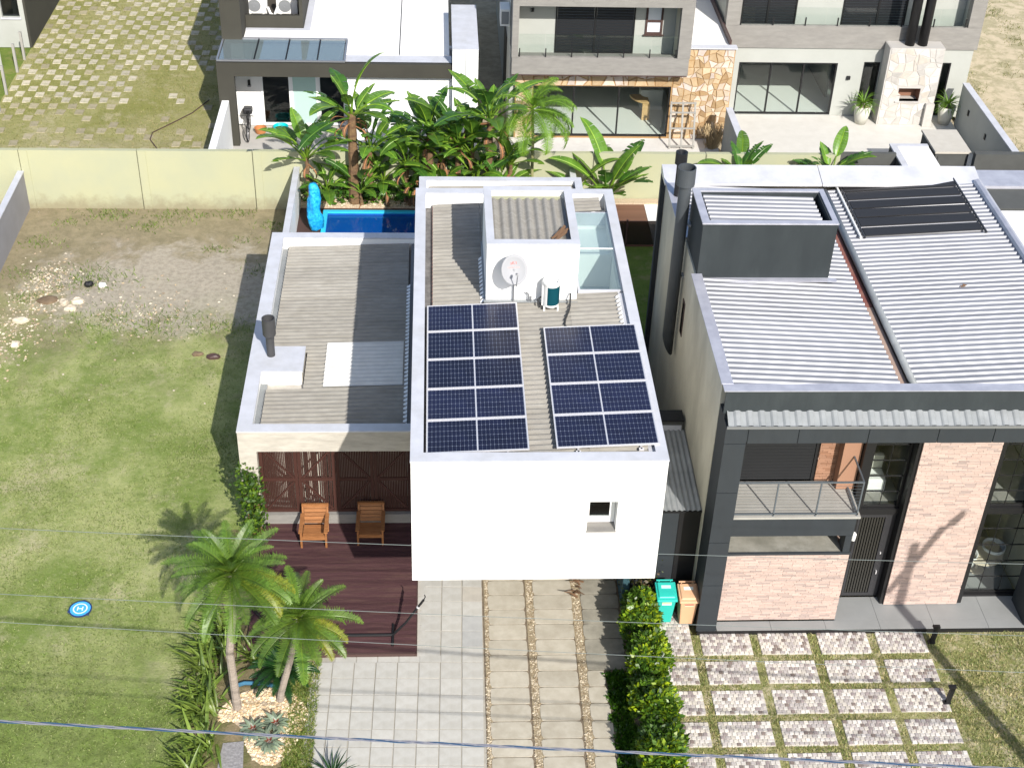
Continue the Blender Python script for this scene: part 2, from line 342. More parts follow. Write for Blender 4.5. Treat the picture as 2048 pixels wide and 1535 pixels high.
# ------------------------------------------------------------------ setting: ground, lawns, walls
def lawnmat(name, g1, g2, straw, soil, sand=None, y0=None, y1=None, sv=.5, soilmax=1.0, sandc=None, srange=(.5, .68), lush=None):
    m = bpy.data.materials.new(name); m.use_nodes = True; nt = m.node_tree; N = nt.nodes; L = nt.links; p = N['Principled BSDF']
    p.inputs['Roughness'].default_value = .95; p.inputs['Specular IOR Level'].default_value = .15
    tc = N.new('ShaderNodeTexCoord'); P = tc.outputs['Object']
    def noise(s, d=6, r=.65, dist=0):
        n = N.new('ShaderNodeTexNoise'); n.inputs['Scale'].default_value = s; n.inputs['Detail'].default_value = d; n.inputs['Roughness'].default_value = r; n.inputs['Distortion'].default_value = dist; L.new(P, n.inputs['Vector']); return n.outputs['Fac']
    def mr(f, a, b, c=0., d=1.):
        r = N.new('ShaderNodeMapRange'); r.interpolation_type = 'SMOOTHSTEP'
        for k, q in (('From Min', a), ('From Max', b), ('To Min', c), ('To Max', d)): r.inputs[k].default_value = q
        L.new(f, r.inputs['Value']); return r.outputs[0]
    def math_(op, a, b):
        x = N.new('ShaderNodeMath'); x.operation = op
        for k, q in ((0, a), (1, b)):
            if isinstance(q, (int, float)): x.inputs[k].default_value = q
            else: L.new(q, x.inputs[k])
        return x.outputs[0]
    def mix(f, a, b):
        x = N.new('ShaderNodeMix'); x.data_type = 'RGBA'; L.new(f, x.inputs[0])
        for k, q in ((6, a), (7, b)):
            if isinstance(q, tuple): x.inputs[k].default_value = q+(1,)
            else: L.new(q, x.inputs[k])
        return x.outputs[2]
    c = mix(mr(noise(.3, 10, .72, .15), .38, .60), g1, g2)
    c = mix(mr(noise(1.6, 10, .75, .1), .42, .72, 0, .6), c, g1)
    c = mix(mr(noise(5, 10, .8), .50, .72, 0, .55), c, straw)
    c = mix(mr(noise(7, 6, .75), .52, .80, 0, .65), c, tuple(x*.55 for x in g1))
    c = mix(mr(noise(sv, 11, .74, .15), srange[0], srange[1], 0, .85), c, straw)
    if lush is not None:
        sl_ = N.new('ShaderNodeSeparateXYZ'); L.new(P, sl_.inputs[0]); yl = math_('ADD', sl_.outputs['Y'], math_('MULTIPLY', math_('SUBTRACT', noise(.45, 9, .7, .2), .5), 11.))
        c = mix(mr(yl, lush+3., lush-2.5, 0, .75), c, mix(mr(noise(3, 8, .75), .35, .65), tuple(x*1.1 for x in g1), tuple(x*.55 for x in g1)))
    if y0 is not None:
        sx = N.new('ShaderNodeSeparateXYZ'); L.new(P, sx.inputs[0])
        yy = math_('ADD', sx.outputs['Y'], math_('MULTIPLY', math_('SUBTRACT', noise(.55, 9, .72, .6), .5), 15.))
        f = mr(yy, y0, y1, 0, soilmax); c = mix(f, c, mix(mr(noise(2.2, 8, .75), .35, .65), soil, tuple(x*.68 for x in soil)))
        if sandc:
            vx = N.new('ShaderNodeVectorMath'); vx.operation = 'DISTANCE'
            mp = N.new('ShaderNodeMapping'); mp.inputs['Scale'].default_value = (.55, 1, 1); L.new(P, mp.inputs['Vector']); L.new(mp.outputs[0], vx.inputs[0]); vx.inputs[1].default_value = (sandc[0]*.55, sandc[1], 0)
            d = math_('ADD', vx.outputs['Value'], math_('MULTIPLY', math_('SUBTRACT', noise(.9, 9, .75, .5), .5), 7.))
            c = mix(mr(d, sandc[2], sandc[2]-1.6, 0, .85), c, mix(mr(noise(6, 6), .4, .65), sand, tuple(x*.75 for x in sand)))
    L.new(c, p.inputs['Base Color'])
    b = N.new('ShaderNodeBump'); b.inputs['Strength'].default_value = .7; b.inputs['Distance'].default_value = .05; L.new(noise(14, 6, .8), b.inputs['Height']); L.new(b.outputs[0], p.inputs['Normal'])
    MATS[name] = m; return m
M['lawn'] = lawnmat('lawn_and_bare_soil', (.155, .215, .048), (.35, .37, .155), (.44, .40, .25), (.30, .24, .165), (.43, .38, .305), 11.5, 19.0, .42, .85, (-7.9, 17.6, 3.2), (.5, .68), 1.0)
M['yard'] = lawnmat('yard_grass', (.22, .22, .065), (.32, .30, .13), (.42, .37, .23), (.40, .34, .23), None, 31.0, 23.5, .7, .55)
M['lawn2'] = lawnmat('front_lawn', (.17, .19, .065), (.30, .29, .125), (.48, .42, .28), (.3, .22, .14), None, None, None, 1.6, 1., None, (.47, .60))
M['strip'] = lawnmat('garden_strip', (.075, .13, .018), (.14, .19, .035), (.26, .21, .1), (.2, .15, .09), None, None, None, .9)
M['ground'] = lawnmat('open_ground', (.17, .18, .06), (.26, .25, .12), (.40, .34, .22), (.46, .39, .28), None, 10, 22, .5, .9)

def sheet(name, mt, x0, x1, y0, y1, z, sub=0, wav=0.):
    b = MB()
    if not sub: b.quad((x0,y0,z),(x1,y0,z),(x1,y1,z),(x0,y1,z))
    else:
        nx = max(1, int((x1-x0)/sub)); ny = max(1, int((y1-y0)/sub)); vs = []; fs = []
        for j in range(ny+1):
            for i in range(nx+1):
                x = x0+(x1-x0)*i/nx; y = y0+(y1-y0)*j/ny; e = 0 if (i in (0, nx) or j in (0, ny)) else 1
                vs.append((x, y, z+e*wav*(math.sin(x*1.3+y*.7)*math.cos(y*1.1-x*.4)+.6*math.sin(x*3.1+1.3)*math.sin(y*2.7)+random.uniform(-.5, .5))))
        for j in range(ny):
            for i in range(nx): a = j*(nx+1)+i; fs.append((a, a+1, a+nx+2, a+nx+1))
        b.add(vs, fs)
    return struct(b.build(name, mt, smooth=bool(sub)))
sheet('ground', M['ground'], -400, 400, -300, 500, -.16)
lawn = sheet('lawn', M['lawn'], -13.85, -4.2, -9, 22.8, -.02, .5, .02)
sheet('neighbour_lawn', M['yard'], -40, -14.0, -9, 22.8, -.03)
sheet('rear_yard', M['yard'], -17.0, -7.3, 23.0, 60, -.012)
sheet('front_lawn', M['lawn2'], 5.55, 30, -9, 1.77, -.02, .5, .015)
sheet('planting_strip', M['strip'], 3.9, 5.55, -9, 3.4, -.045, .4, .01)
sheet('garden_bed', lawnmat('bed_soil', (.13, .13, .05), (.23, .18, .11), (.32, .24, .15), (.2, .15, .09), None, None, None, 1.2), -5.0, -2.05, -9, 5.7, -.008)
sheet('side_path_soil', M['joint'], 5.26, 6.9, 3.4, 12.6, -.03)
sheet('rear_terrace', M['dirt'], -4.2, 15.0, 15.4, 22.8, .03)
sheet('sand_ground', lawnmat('sandy_scrub', (.27, .25, .12), (.38, .33, .2), (.58, .48, .33), (.62, .53, .38), None, 10, 20, 1.3, .30, None, (.44, .56)), 22.0, 80, 23.3, 90, -.012)

def wall_thing(name, label, loc): return thing(name, label, 'wall', loc)
# long yellow boundary wall
t = wall_thing('boundary_wall', 'long pale yellow rendered boundary wall across the back of the lots', (0, 22.8, 0))
xs = [-42, -38, -34, -30, -26, -22, -18, -13.9, -9.85, -5.87, -1.9, 2.1, 6.1, 10.1, 14.95]
for i in range(len(xs)-1):
    part('wall_panel', M['yellow'], t, (xs[i]+.012, xs[i+1]-.012, 22.8, 22.97, -.3, 2.26+.006*(i-8)*.9))
    part('pilaster', M['yellow'], t, (xs[i]+.03, xs[i]+.30, 22.775, 22.8, -.3, 2.24+.006*(i-8)*.9))
t = wall_thing('side_wall', 'low grey lavender wall closing off the empty lot on its far side', (-13.92, 10, 0))
part('wall_face', M['lav'], t, (-14.0, -13.84, -9, 22.79, -.2, 1.43)); part('coping', M['coping'], t, (-14.03, -13.81, -9, 22.78, 1.43, 1.47))
t = wall_thing('side_wall', 'white garden wall between the empty lot and the pool', (-4.35, 19, 0))
part('wall_face', M['white'], t, (-4.43, -4.26, 15.55, 22.77, -.2, 1.66)); part('coping', M['coping'], t, (-4.45, -4.24, 15.53, 22.77, 1.66, 1.70))
t = wall_thing('side_wall', 'short white garden wall in front of the big leafy plant', (5.35, 20, 0))
part('wall_face', M['white'], t, (5.27, 5.44, 15.5, 22.77, -.2, 1.66)); part('coping', M['coping'], t, (5.25, 5.46, 15.48, 22.77, 1.66, 1.70))
t = wall_thing('boundary_wall', 'dark grey boundary wall behind the metal roof', (20, 23.1, 0))
part('wall_face', M['dkwall'], t, (14.97, 17.0, 22.95, 23.1, -.2, 2.27)); part('wall_face', M['dkwall'], t, (19.86, 40, 22.85, 23.1, -.2, 2.32))

# driveway: square concrete tiles, track slabs, gravel strips
drv = struct(MB().quad((-2.32,-7,-.012),(5.25,-7,-.012),(5.25,5.65,-.012),(-2.12,5.65,-.012)).build('driveway', M['joint']))
me_t = []
for k in range(4):
    j = .012
    b = MB(); h = .246
    q = [(-h+random.uniform(0,.01), -h+random.uniform(0,.01)), (h-random.uniform(0,.01), -h), (h, h-random.uniform(0,.01)), (-h, h)]
    b.hexa([(x,y,-.05) for x,y in q], [(x*.985,y*.985,.012) for x,y in q]); me_t.append(b.mesh('paving_slab', M['tile']))
th = R_(-1.0)
me_w = [MB().hexa([(-.246,-.246,-.05),(.246,-.246,-.05),(.246,.246,-.05),(-.246,.246,-.05)], [(-.242,-.242,.012),(.242,-.242,.012),(.242,.242,.012),(-.242,.242,.012)]).mesh('paving_slab', mat(n_, c_, .85, var=tuple(q*.86 for q in c_), vs=3, rand=.05)) for n_, c_ in (('warm_paving', (.455, .425, .36)), ('stained_paving', (.425, .395, .34)), ('grey_paving', (.40, .40, .385)))]
for i in range(-1, 9):
    for j in range(-12, 9):
        px, py = i*.505+.252, j*.505+.252
        x = -1.93+px*math.cos(th)-py*math.sin(th)-.0; y = 0.0+px*math.sin(th)+py*math.cos(th)
        lx = -2.36+.055*(y)   # left edge follows the lawn
        if x > 1.52 or x < lx-.1 or y > 4.3: continue
        if y > 1.2-.12 and x < .12+.1: continue
        inst('paving_slab', random.choice(me_w if random.random() < .06 else me_t), drv, (x, y, random.uniform(-.004, .004)), (R_(random.uniform(-.3,.3)), R_(random.uniform(-.3,.3)), th))
    # narrow cut pieces beside the deck
for k in range(6):
    y = 1.42+k*.505; b = MB().box(.06, .245, y-.242, y+.242, -.05, .011); b.build('paving_slab', M['tile'], drv)
for k in range(5):
    x = -1.86+k*.5; b = MB().box(x, x+.48, .99, 1.18, -.05, .008); b.build('paving_slab', M['tile'], drv)
tracks = [(1.735, 2.66, 1.80, 2.72), (2.86, 3.80, 2.93, 3.90), (4.01, 4.80, 4.12, 5.08)]
for c, (a0, a1, b0, b1) in enumerate(tracks):
    y = -6.4; k = 0
    while y < 3.9:
        d = .505; f0 = (y+1.7)/5.4; f1 = (y+d+1.7)/5.4
        x0 = a0+(b0-a0)*f0; x1 = a1+(b1-a1)*f0
        if c == 2: x1 = (4.50 if y < .55 else 5.05)+random.uniform(-.03, .03)
        e = random.uniform(.02, .04); g = random.uniform(.0, .016)
        q = [(x0+e, y+.012), (x0+.14, y), (x1-.14, y), (x1-e, y+.012), (x1-g, y+.1), (x1-g, y+d-.12), (x1-e, y+d-.05), (x1-.14, y+d-.034), (x0+.14, y+d-.034), (x0+e, y+d-.05), (x0+g, y+d-.12), (x0+g, y+.1)]
        n = len(q); b = MB(); b.add([(p[0], p[1], -.05) for p in q]+[(p[0], p[1], .02) for p in q], [tuple(range(n, 2*n))]+[(i, (i+1) % n, n+(i+1) % n, n+i) for i in range(n)])
        b.build('track_slab', M['trackdk'] if (c == 2 and y > .3) else M['track'], drv); y += d; k += 1
MB().quad((-2.3,-7,-.006),(1.6,-7,-.006),(1.66,5.6,-.006),(-2.1,5.6,-.006)).build('bedding', mat('pale_joint', (.37, .345, .295), .95, var=(.30, .28, .235), vs=5), drv)
for a, b_ in ((1.62, 1.735), (2.66, 2.86), (3.80, 4.01)):
    MB().hexa([(a,-7,-.03),(b_,-7,-.03),(b_+.1,4.2,-.03),(a+.08,4.2,-.03)], [(a,-7,.004),(b_,-7,.004),(b_+.1,4.2,.004),(a+.08,4.2,.004)]).build('gravel_strip', M['gravel'], drv)
def pebbles(name, pts, smin, smax, mt, cols, parent=None):
    vs = []; ti = []
    for x, y, z in pts:
        s = random.uniform(smin, smax); a = random.uniform(0, 6.28); e = random.uniform(.6, 1.3); c = random.choice(cols); h = s*random.uniform(.5, .9)
        k = random.uniform(.8, 1.15); c = tuple(q*k for q in c)
        ring_ = [(x+s*e*math.cos(a+i*math.pi/2+random.uniform(-.3,.3)), y+s*math.sin(a+i*math.pi/2), z) for i in range(4)]
        top = (x+random.uniform(-.2,.2)*s, y+random.uniform(-.2,.2)*s, z+h)
        for i in range(4): vs += [ring_[i], ring_[(i+1) % 4], top]; ti.append(c)
    return stuff(tri_mesh(name, np.array(vs), 3, mt, np.array(ti), parent))
pts = []
for a, b_ in ((1.64, 1.74), (2.69, 2.86), (3.83, 4.01)):
    for _ in range(1100):
        y = random.uniform(-4, 4.0); s = (y+1.7)/5.4*.09; pts.append((random.uniform(a, b_)+s, y, .003))
pebbles('gravel', pts, .014, .034, M['pebble'], [(.7,.7,.7), (.55,.54,.5), (.4,.36,.3), (.85,.85,.82), (.3,.26,.2)], drv)

# cobbled parking pads in the front lawn of the grey house
pad = struct(MB().quad((5.6,-6.0,-.035),(12.6,-6.0,-.035),(12.6,1.78,-.035),(5.6,1.78,-.035)).build('cobbled_parking', M['lawn2']))
cx = [(5.79, 6.68), (6.90, 8.11), (8.32, 9.53), (9.77, 11.0), (11.22, 12.40)]
ry = [(1.10, 1.78), (.18, .88), (-.74, -.03), (-1.66, -.96), (-2.60, -1.88), (-3.52, -2.82)]
me_c = []
for mt in M['cob']:
    for k in range(2):
        b = MB(); sx, sy = .051, .045
        q = [(x*sx+random.uniform(-.006,.006), y*sy+random.uniform(-.006,.006)) for x,y in ((-1,-1),(1,-1),(1,1),(-1,1))]
        b.hexa([(x,y,-.03) for x,y in q], [(x*.86,y*.86,.02) for x,y in q]); me_c.append(b.mesh('cobble', mt))
cobs = []
for ci, (x0, x1) in enumerate(cx):
    for ri, (y0, y1) in enumerate(ry):
        if ci == 0 and ri == 0: y1 = 2.55
        sh = -.02*(ri-1)*0
        o = MB().box(x0, x1, y0, y1, -.06, .002); pd = o.build('cobble_pad', M['cobjoint'], pad)
        ny = int(round((y1-y0)/.101)); nx = int(round((x1-x0)/.113)); 
        for j in range(ny):
            off = .5 if j % 2 else 0.
            for i in range(nx+(1 if off else 0)):
                x = x0+(i+.5-off)*(x1-x0)/nx; y = y0+(j+.5)*(y1-y0)/ny
                if x < x0+.02 or x > x1-.02: continue
                wgt = [.30, .26, .24, .13, .07] if (ci+ri*3) % 4 else [.18, .22, .36, .16, .08]
                cobs.append((x, y, random.choices(range(5), wgt)[0], pd))
cobs.sort(key=lambda q: q[1])
vis = [q for q in cobs if q[1] > -2.55]; hid = [q for q in cobs if q[1] <= -2.55]
for x, y, k, pd in vis[:300]:
    inst('cobble', me_c[2*k+random.randint(0, 1)], pd, (x, y, .0), (0, 0, random.uniform(-.06, .06)))
b = MB()
for x, y, k, pd in vis[300:]+hid:
    c = M['cob'][k].node_tree; col = [(.58,.545,.50),(.52,.48,.42),(.40,.365,.345),(.29,.245,.235),(.20,.16,.14)][k]; e = random.uniform(.85, 1.15)
    sx, sy = .05, .044; q = [(x+i*sx+random.uniform(-.006,.006), y+j*sy+random.uniform(-.006,.006)) for i,j in ((-1,-1),(1,-1),(1,1),(-1,1))]
    mx = sum(p[0] for p in q)/4; my = sum(p[1] for p in q)/4
    b.add([(p[0],p[1],-.02) for p in q]+[(mx+(p[0]-mx)*.86, my+(p[1]-my)*.86, .02) for p in q], [(4,5,6,7),(0,1,5,4),(1,2,6,5),(2,3,7,6),(3,0,4,7)], tuple(z*e for z in col))
stuff(b.build('cobbles', M['cobatt'], pad))

# rear yard pavers, checkerboard
yard = bpy.data.objects['rear_yard']; me_p = []
for k in range(3):
    q = [(x*.17+random.uniform(-.025,.025), y*.235+random.uniform(-.03,.03)) for x,y in ((-1,-1),(1,-1),(1,1),(-1,1))]
    b = MB(); b.hexa([(x,y,-.03) for x,y in q], [(x*.96,y*.96,.012) for x,y in q])
    me_p.append(b.mesh('paver', mat('yard_paver', (.50, .45, .35), .9, var=(.40, .36, .26), vs=4, rand=.16, stain=(.25, .25, .12), ss=3, smax=.6)))
    me_p.append(b.mesh('paver', mat('soiled_paver', (.36, .31, .21), .9, var=(.28, .25, .15), vs=4, rand=.14)))
n = 0
for j in range(40):
    y = 24.0+j*.55; off = .385*(j % 2)
    for i in range(13):
        x = -16.75+i*.77+off
        if x > -7.75 or y > 43.5: continue
        if y < 30.8 and random.random() < .42: continue
        if x > -12.0 and 29 < y < 34.5 and random.random() < .75: continue
        if random.random() < .06 or n >= 300: continue
        k = 2*random.randint(0, 2)+(1 if (y < 31.2 or random.random() < .12) else 0)
        inst('paver', me_p[k], yard, (x+random.uniform(-.02,.02), y+random.uniform(-.03,.03), -.004), (0, 0, random.uniform(-.06,.06))); n += 1
# ------------------------------------------------------------------ main house (white box with solar roof)
H = thing('house', 'white two storey box house with corrugated roofs and a low side wing', 'house', (0, 0, 0))
# upper storey: walls, parapet, coping
b = MB(); wallY(b, 0, 5.26, 3.6, 6.5, 0, .36, [(3.68, 4.30, 4.98, 5.79)])
b.box(0, .2, .36, 11.35, 3.6, 6.5); b.box(5.06, 5.26, .36, 11.35, 3.6, 6.5); b.box(0, 5.26, 11.35, 11.55, 3.6, 6.5)
ring(b, 0, 5.26, 0, 11.55, 6.5, 6.862, .25, .22, .27, .25)
b.box(.2, 5.06, .36, 11.35, 3.6, 3.8)                                   # underside slab
b.box(.2, 3.95, .36, 11.35, 6.30, 6.42); b.box(3.95, 5.06, .36, 6.62, 6.30, 6.42); b.box(3.95, 5.06, 10.46, 11.35, 6.30, 6.42)
b.build('upper_wall', M['white'], H)
ring(MB(), -.012, 5.272, -.012, 11.562, 6.862, 6.9, .27, .25, .29, .27).build('coping', M['coping'], H)
# window in the front
wn = part('window_reveal', M['greybeton'], H, (3.672, 4.31, -.02, .30, 4.955, 4.985))
b = MB(); frame_rect(b, 3.70, 4.29, 5.0, 5.78, .27, .33, .05); b.box(4.18, 4.24, .27, .33, 5.05, 5.73); b.box(3.75, 4.18, .27, .33, 5.05, 5.15); b.build('window_frame', M['white'], wn)
part('pane', M['glassdk'], wn, (3.76, 4.18, .30, .308, 5.15, 5.73)); part('room_back', M['darkroom'], wn, (3.6, 4.35, .9, .95, 4.9, 5.9))
# main roof sheets (ridges run along X, rising to the right)
zr = lambda x, y: 6.53+.053*(x-.27)
def sheets(x0, x1, y0, y1, lift):
    y = y0; k = 0
    while y < y1-.05:
        ye = min(y+.885, y1); corr(MB(), x0, x1, y-.01, min(ye+.03, y1), lambda xx, yy, L=lift+.004*(k % 2): zr(xx, yy)+L).build('roof_sheet', M['fibre'], H); y = ye; k += 1
sheets(.44, 1.68, 6.28, 11.27, .012); sheets(.44, 3.75, .33, 6.27, .012); sheets(3.69, 4.90, .33, 6.55, .024); sheets(1.69, 3.92, 9.13, 11.27, .016); sheets(3.97, 4.88, 10.50, 11.27, .03)
part('gutter', mat('shade_toned_gutter', (.11, .105, .10), .7, var=(.2, .19, .18), vs=6), H, (.252, .50, .28, 11.29, 6.40, 6.445))  # dark tone puts the shadow of the solar panels into the gutter colour
part('gutter_edge', M['redgutter'], H, (.425, .44, .35, 6.2, 6.44, 6.53), (.425, .44, 6.25, 11.2, 6.44, 6.53))
part('flashing', M['coping'], H, (4.90, 5.04, .30, 6.5, 6.78, 6.80))
def zigzag(x, y0, y1, z, wdt, pitch):
    b = MB(); n = int((y1-y0)/pitch)
    for i in range(n):
        a = y0+i*pitch; b.add([(x-wdt, a+.01, z), (x+wdt, a+.02, z+.05), (x+wdt, a+pitch-.02, z+.05), (x-wdt, a+pitch-.05, z), (x-wdt*.6, a+pitch*.5, z+.03)], [(0,1,2,4),(2,3,4),(0,4,3)])
    return b
zigzag(4.86, 4.6, 6.5, 6.81, .05, .177).build('ridge_flashing', M['white'], H)
# tank room
tk = part('tank_room', M['white'], H, (1.71, 1.86, 6.29, 9.1, 6.42, 8.24), (3.73, 3.88, 6.29, 9.1, 6.42, 8.24), (1.86, 3.73, 6.29, 6.44, 6.42, 8.24), (1.86, 3.73, 8.95, 9.1, 6.42, 8.24), (1.86, 3.73, 6.44, 8.95, 7.8, 7.9))
ring(MB(), 1.70, 3.89, 6.28, 9.11, 8.24, 8.28, .19, .20, .22, .22).build('coping', M['coping'], tk)
corr(MB(), 1.89, 3.60, 6.52, 8.70, lambda x, y: 8.10+.02*(y-6.5), .21, .04, 'Y').build('roof_sheet', M['fibre'], tk)
part('gutter', M['zincdull'], tk, (3.60, 3.70, 6.5, 8.85, 8.05, 8.08)); part('gutter', M['yellow'], tk, (1.9, 3.6, 8.74, 8.88, 8.1, 8.12))
b = MB(); random.seed(3)
for q in range(7): b.beam((3.35+random.uniform(-.1,.1), 6.6+q*.05, 8.16), (3.6+random.uniform(-.1,.1), 6.95+q*.05, 8.22), .05, .03)
tag(b.build('debris', M['dry']), 'brown scrap of dry palm bark lying on the tank room roof', 'debris')
zigzag(1.62, 6.3, 8.5, 6.62, .04, .177).build('ridge_flashing', M['white'], H)
part('flashing', M['zincdull'], H, (1.66, 1.708, 6.25, 9.1, 6.66, 6.69), (1.66, 3.9, 6.18, 6.285, 6.72, 6.745))
# skylight
sk_ = MB(); ring(sk_, 3.95, 5.06, 6.6, 10.47, 6.43, 6.80, .05, .06, .06, .06); sk_ = sk_.build('skylight', M['coping'], H)
part('shaft', M['white'], sk_, (3.86, 3.94, 6.6, 10.5, 3.8, 6.40), (4.0, 5.05, 6.52, 6.60, 3.82, 6.40), (4.0, 5.05, 10.48, 10.54, 3.82, 6.40))
part('shaft_floor', mat('shade_blue_floor', (.15, .20, .235), .6), sk_, (3.95, 5.05, 6.61, 9.1, 5.3, 5.35)); part('lit_back_block', M['white'], sk_, (3.95, 5.05, 9.12, 10.47, 5.3, 6.3))  # floor colour carries the shaft's shade; added white block stands for the sunlit back wall
for y0, y1 in ((6.66, 8.55), (8.58, 10.41)): part('pane', M['glasssky'], sk_, (4.0, 5.0, y0, y1, 6.80, 6.81))
part('glazing_bar', M['white'], sk_, (4.0, 5.0, 8.55, 8.58, 6.80, 6.825))
# rear annex
b = MB(); ring(b, 0, 5.26, 11.56, 19.05, 0, 3.26, .2, .2, .2, .2); b.box(.2, 5.06, 11.76, 18.85, 2.9, 3.0); b.build('annex_wall', M['white'], H)
ring(MB(), -.01, 5.27, 11.57, 19.06, 3.26, 3.30, .24, .24, .24, .24).build('annex_coping', M['coping'], H)
for i in range(8): corr(MB(), .3, 5.0, 11.8+i*.88, 11.8+i*.88+.9, lambda x, y: 3.03+.02*x).build('roof_sheet', M['fibre'], H)
# ground floor under the box
part('garage_wall', M['greybeton'], H, (.05, 5.06, 5.75, 5.95, 0, 3.6), (.05, .25, 5.95, 11.5, 0, 3.6))
part('side_wall', mat('petrol_paint', (.03, .075, .09), .7), H, (5.08, 5.24, 2.75, 11.5, -.1, 3.598))
# ---- side wing
Wg = MB(); wallY(Wg, -4.42, -.02, -.1, 3.2, 5.70, 5.98, [(-3.98, -.10, -.1, 2.59)])
Wg.box(-4.42, -4.12, 5.98, 15.25, -.1, 3.2); Wg.box(-4.42, -.02, 15.25, 15.5, -.1, 3.2)
Wg.box(-4.12, -.02, 5.98, 15.25, 2.72, 2.80); Wg.box(-4.12, -3.0, 8.30, 9.40, 2.8, 3.2)
Wg.build('wing_wall', M['beton'], H)
part('wing_inner_face', M['white'], H, (-4.12, -4.10, 5.99, 8.29, 2.8, 3.2), (-4.12, -4.10, 9.41, 15.22, 2.8, 3.2), (-4.09, -.02, 15.215, 15.245, 2.8, 3.2), (-4.09, -3.02, 8.265, 8.295, 2.8, 3.2))
b = MB(); b.box(-4.432, -.02, 5.688, 6.0, 3.2, 3.24); b.box(-4.432, -.02, 15.2, 15.512, 3.2, 3.24)
b.box(-4.432, -4.06, 6.0, 15.2, 3.2, 3.24); b.box(-4.06, -2.98, 8.26, 9.42, 3.2, 3.24); b.build('wing_coping', M['coping'], H)
part('wing_gutter', M['zincdull'], H, (-4.10, -3.92, 6.0, 8.25, 2.81, 2.84), (-4.10, -3.92, 9.42, 15.2, 2.81, 2.84))
zw = lambda x, y: 2.92+.030*(x+4.0)
y = 6.02; k = 0
while y < 15.1:
    y1 = min(y+.885, 15.18); a = -3.92
    if 8.2 < y+.44 < 9.5: a = -2.96
    corr(MB(), a, -1.72+.06*(k % 3), y-.02, y1+.03, lambda x, yy: zw(x, yy)+.010).build('roof_sheet', M['fibre'], H)
    corr(MB(), -1.78+.06*(k % 3), -.28, y-.02, y1+.03, lambda x, yy: zw(x, yy)+.025).build('roof_sheet', M['fibre'], H)
    y = y1; k += 1
for i in range(2): corr(MB(), -2.44, -.36, 7.83+i*1.03, 7.83+i*1.03+1.05, lambda x, yy: zw(x, yy)+.045).build('translucent_roof_sheet', M['fibrewhite'], H)
zigzag(-.27, 6.06, 12.9, 3.06, .05, .177).build('ridge_flashing', M['white'], H)
part('wing_flashing', mat('grey_mastic', (.16, .16, .165), .8), H, (-.22, -.03, 6.02, 15.18, 3.03, 3.045))
# slatted doors of the wing
pl = part('plinth', M['greybeton'], H, (-3.98, -.10, 5.80, 5.97, .0, .40))
for i in range(4):
    x0 = -3.97+i*.965; x1 = x0+.955
    d = MB(); frame_rect(d, x0, x1, .42, 2.585, 5.90, 5.95, .09); d.box(x0+.09, x1-.09, 5.905, 5.945, 1.46, 1.55)
    d = d.build('slatted_door', M['slat'], H)
    s_ = MB(); q = x0+.10; r2 = random.Random(i)
    while q < x1-.11: s_.box(q, q+.030, 5.925, 5.94, .51, 2.49); q += .042+(.02 if (r2.random() < .22 and i in (0, 1)) else 0)
    stuff(s_.build('slats', M['slat'], d))
    s_ = MB()
    for (za, zb) in ((.5, 1.46), (1.55, 2.5)):
        s_.beam((x0+.09, 5.915, za), (x1-.09, 5.915, zb), .05, .03, (0,1,0)) if (i % 2) == (za > 1) else s_.beam((x0+.09, 5.915, zb), (x1-.09, 5.915, za), .05, .03, (0,1,0))
    s_.build('brace', M['slat'], d)
part('wing_room_back', mat('lit_inner_wall', (.62, .58, .5), .9), H, (-4.0, -.1, 6.9, 7.0, 0, 2.7)); part('wing_floor', M['tile'], H, (-4.1, -.05, 5.98, 6.9, -.05, .08))  # pale back wall colour stands in for light showing through the slat gaps
# chimney on the wing
c = thing('roof_flue', 'short charcoal metal flue with wide open cap on the low wing roof', 'chimney', (-3.87, 9.0, 3.24))
b = MB(); b.lathe((-3.87, 9.0, 3.24), [(.11, 0), (.11, .62)]); b.smooth = True; b.build('pipe', M['cap'], c)
b = MB(); b.lathe((-3.87, 9.0, 3.24), [(.11, .58), (.175, .68), (.175, 1.18), (.15, 1.18), (.15, .85), (.0, .80)]); b.build('cap', M['cap'], c)
b = MB(); b.lathe((-3.87, 9.0, 3.24), [(.145, .86), (.12, 1.0), (.0, 1.02)]); b.build('inner_cone', M['alu'], c)
# satellite dish
d = thing('satellite_dish', 'white round satellite dish with red lettering on the tank room wall', 'satellite dish', (2.33, 6.25, 7.0))
nrm = Vector((.10, -.86, .5)).normalized(); cen = Vector((2.33, 5.86, 7.83)); ax = nrm.cross(Vector((0,0,1))).normalized(); ay = ax.cross(nrm) * -1
if ay.z < 0: ay = -ay
if ax.x < 0: ax = -ax
b = MB(); vs = []; fs = []; n = 36
for i in range(7):
    r = .335*i/6
    for k in range(n):
        a = 2*math.pi*k/n; vs.append(cen+ax*r*math.cos(a)*.93+ay*r*math.sin(a)*1.08+nrm*(r*r*.55))
for i in range(6):
    for k in range(n): fs.append((i*n+k, i*n+(k+1) % n, (i+1)*n+(k+1) % n, (i+1)*n+k))
b.add(vs, fs); b.smooth = True; o = b.build('reflector', mat('dish_white', (.29, .295, .31), .6), d); sm = o.modifiers.new('solid', 'SOLIDIFY'); sm.thickness = .012
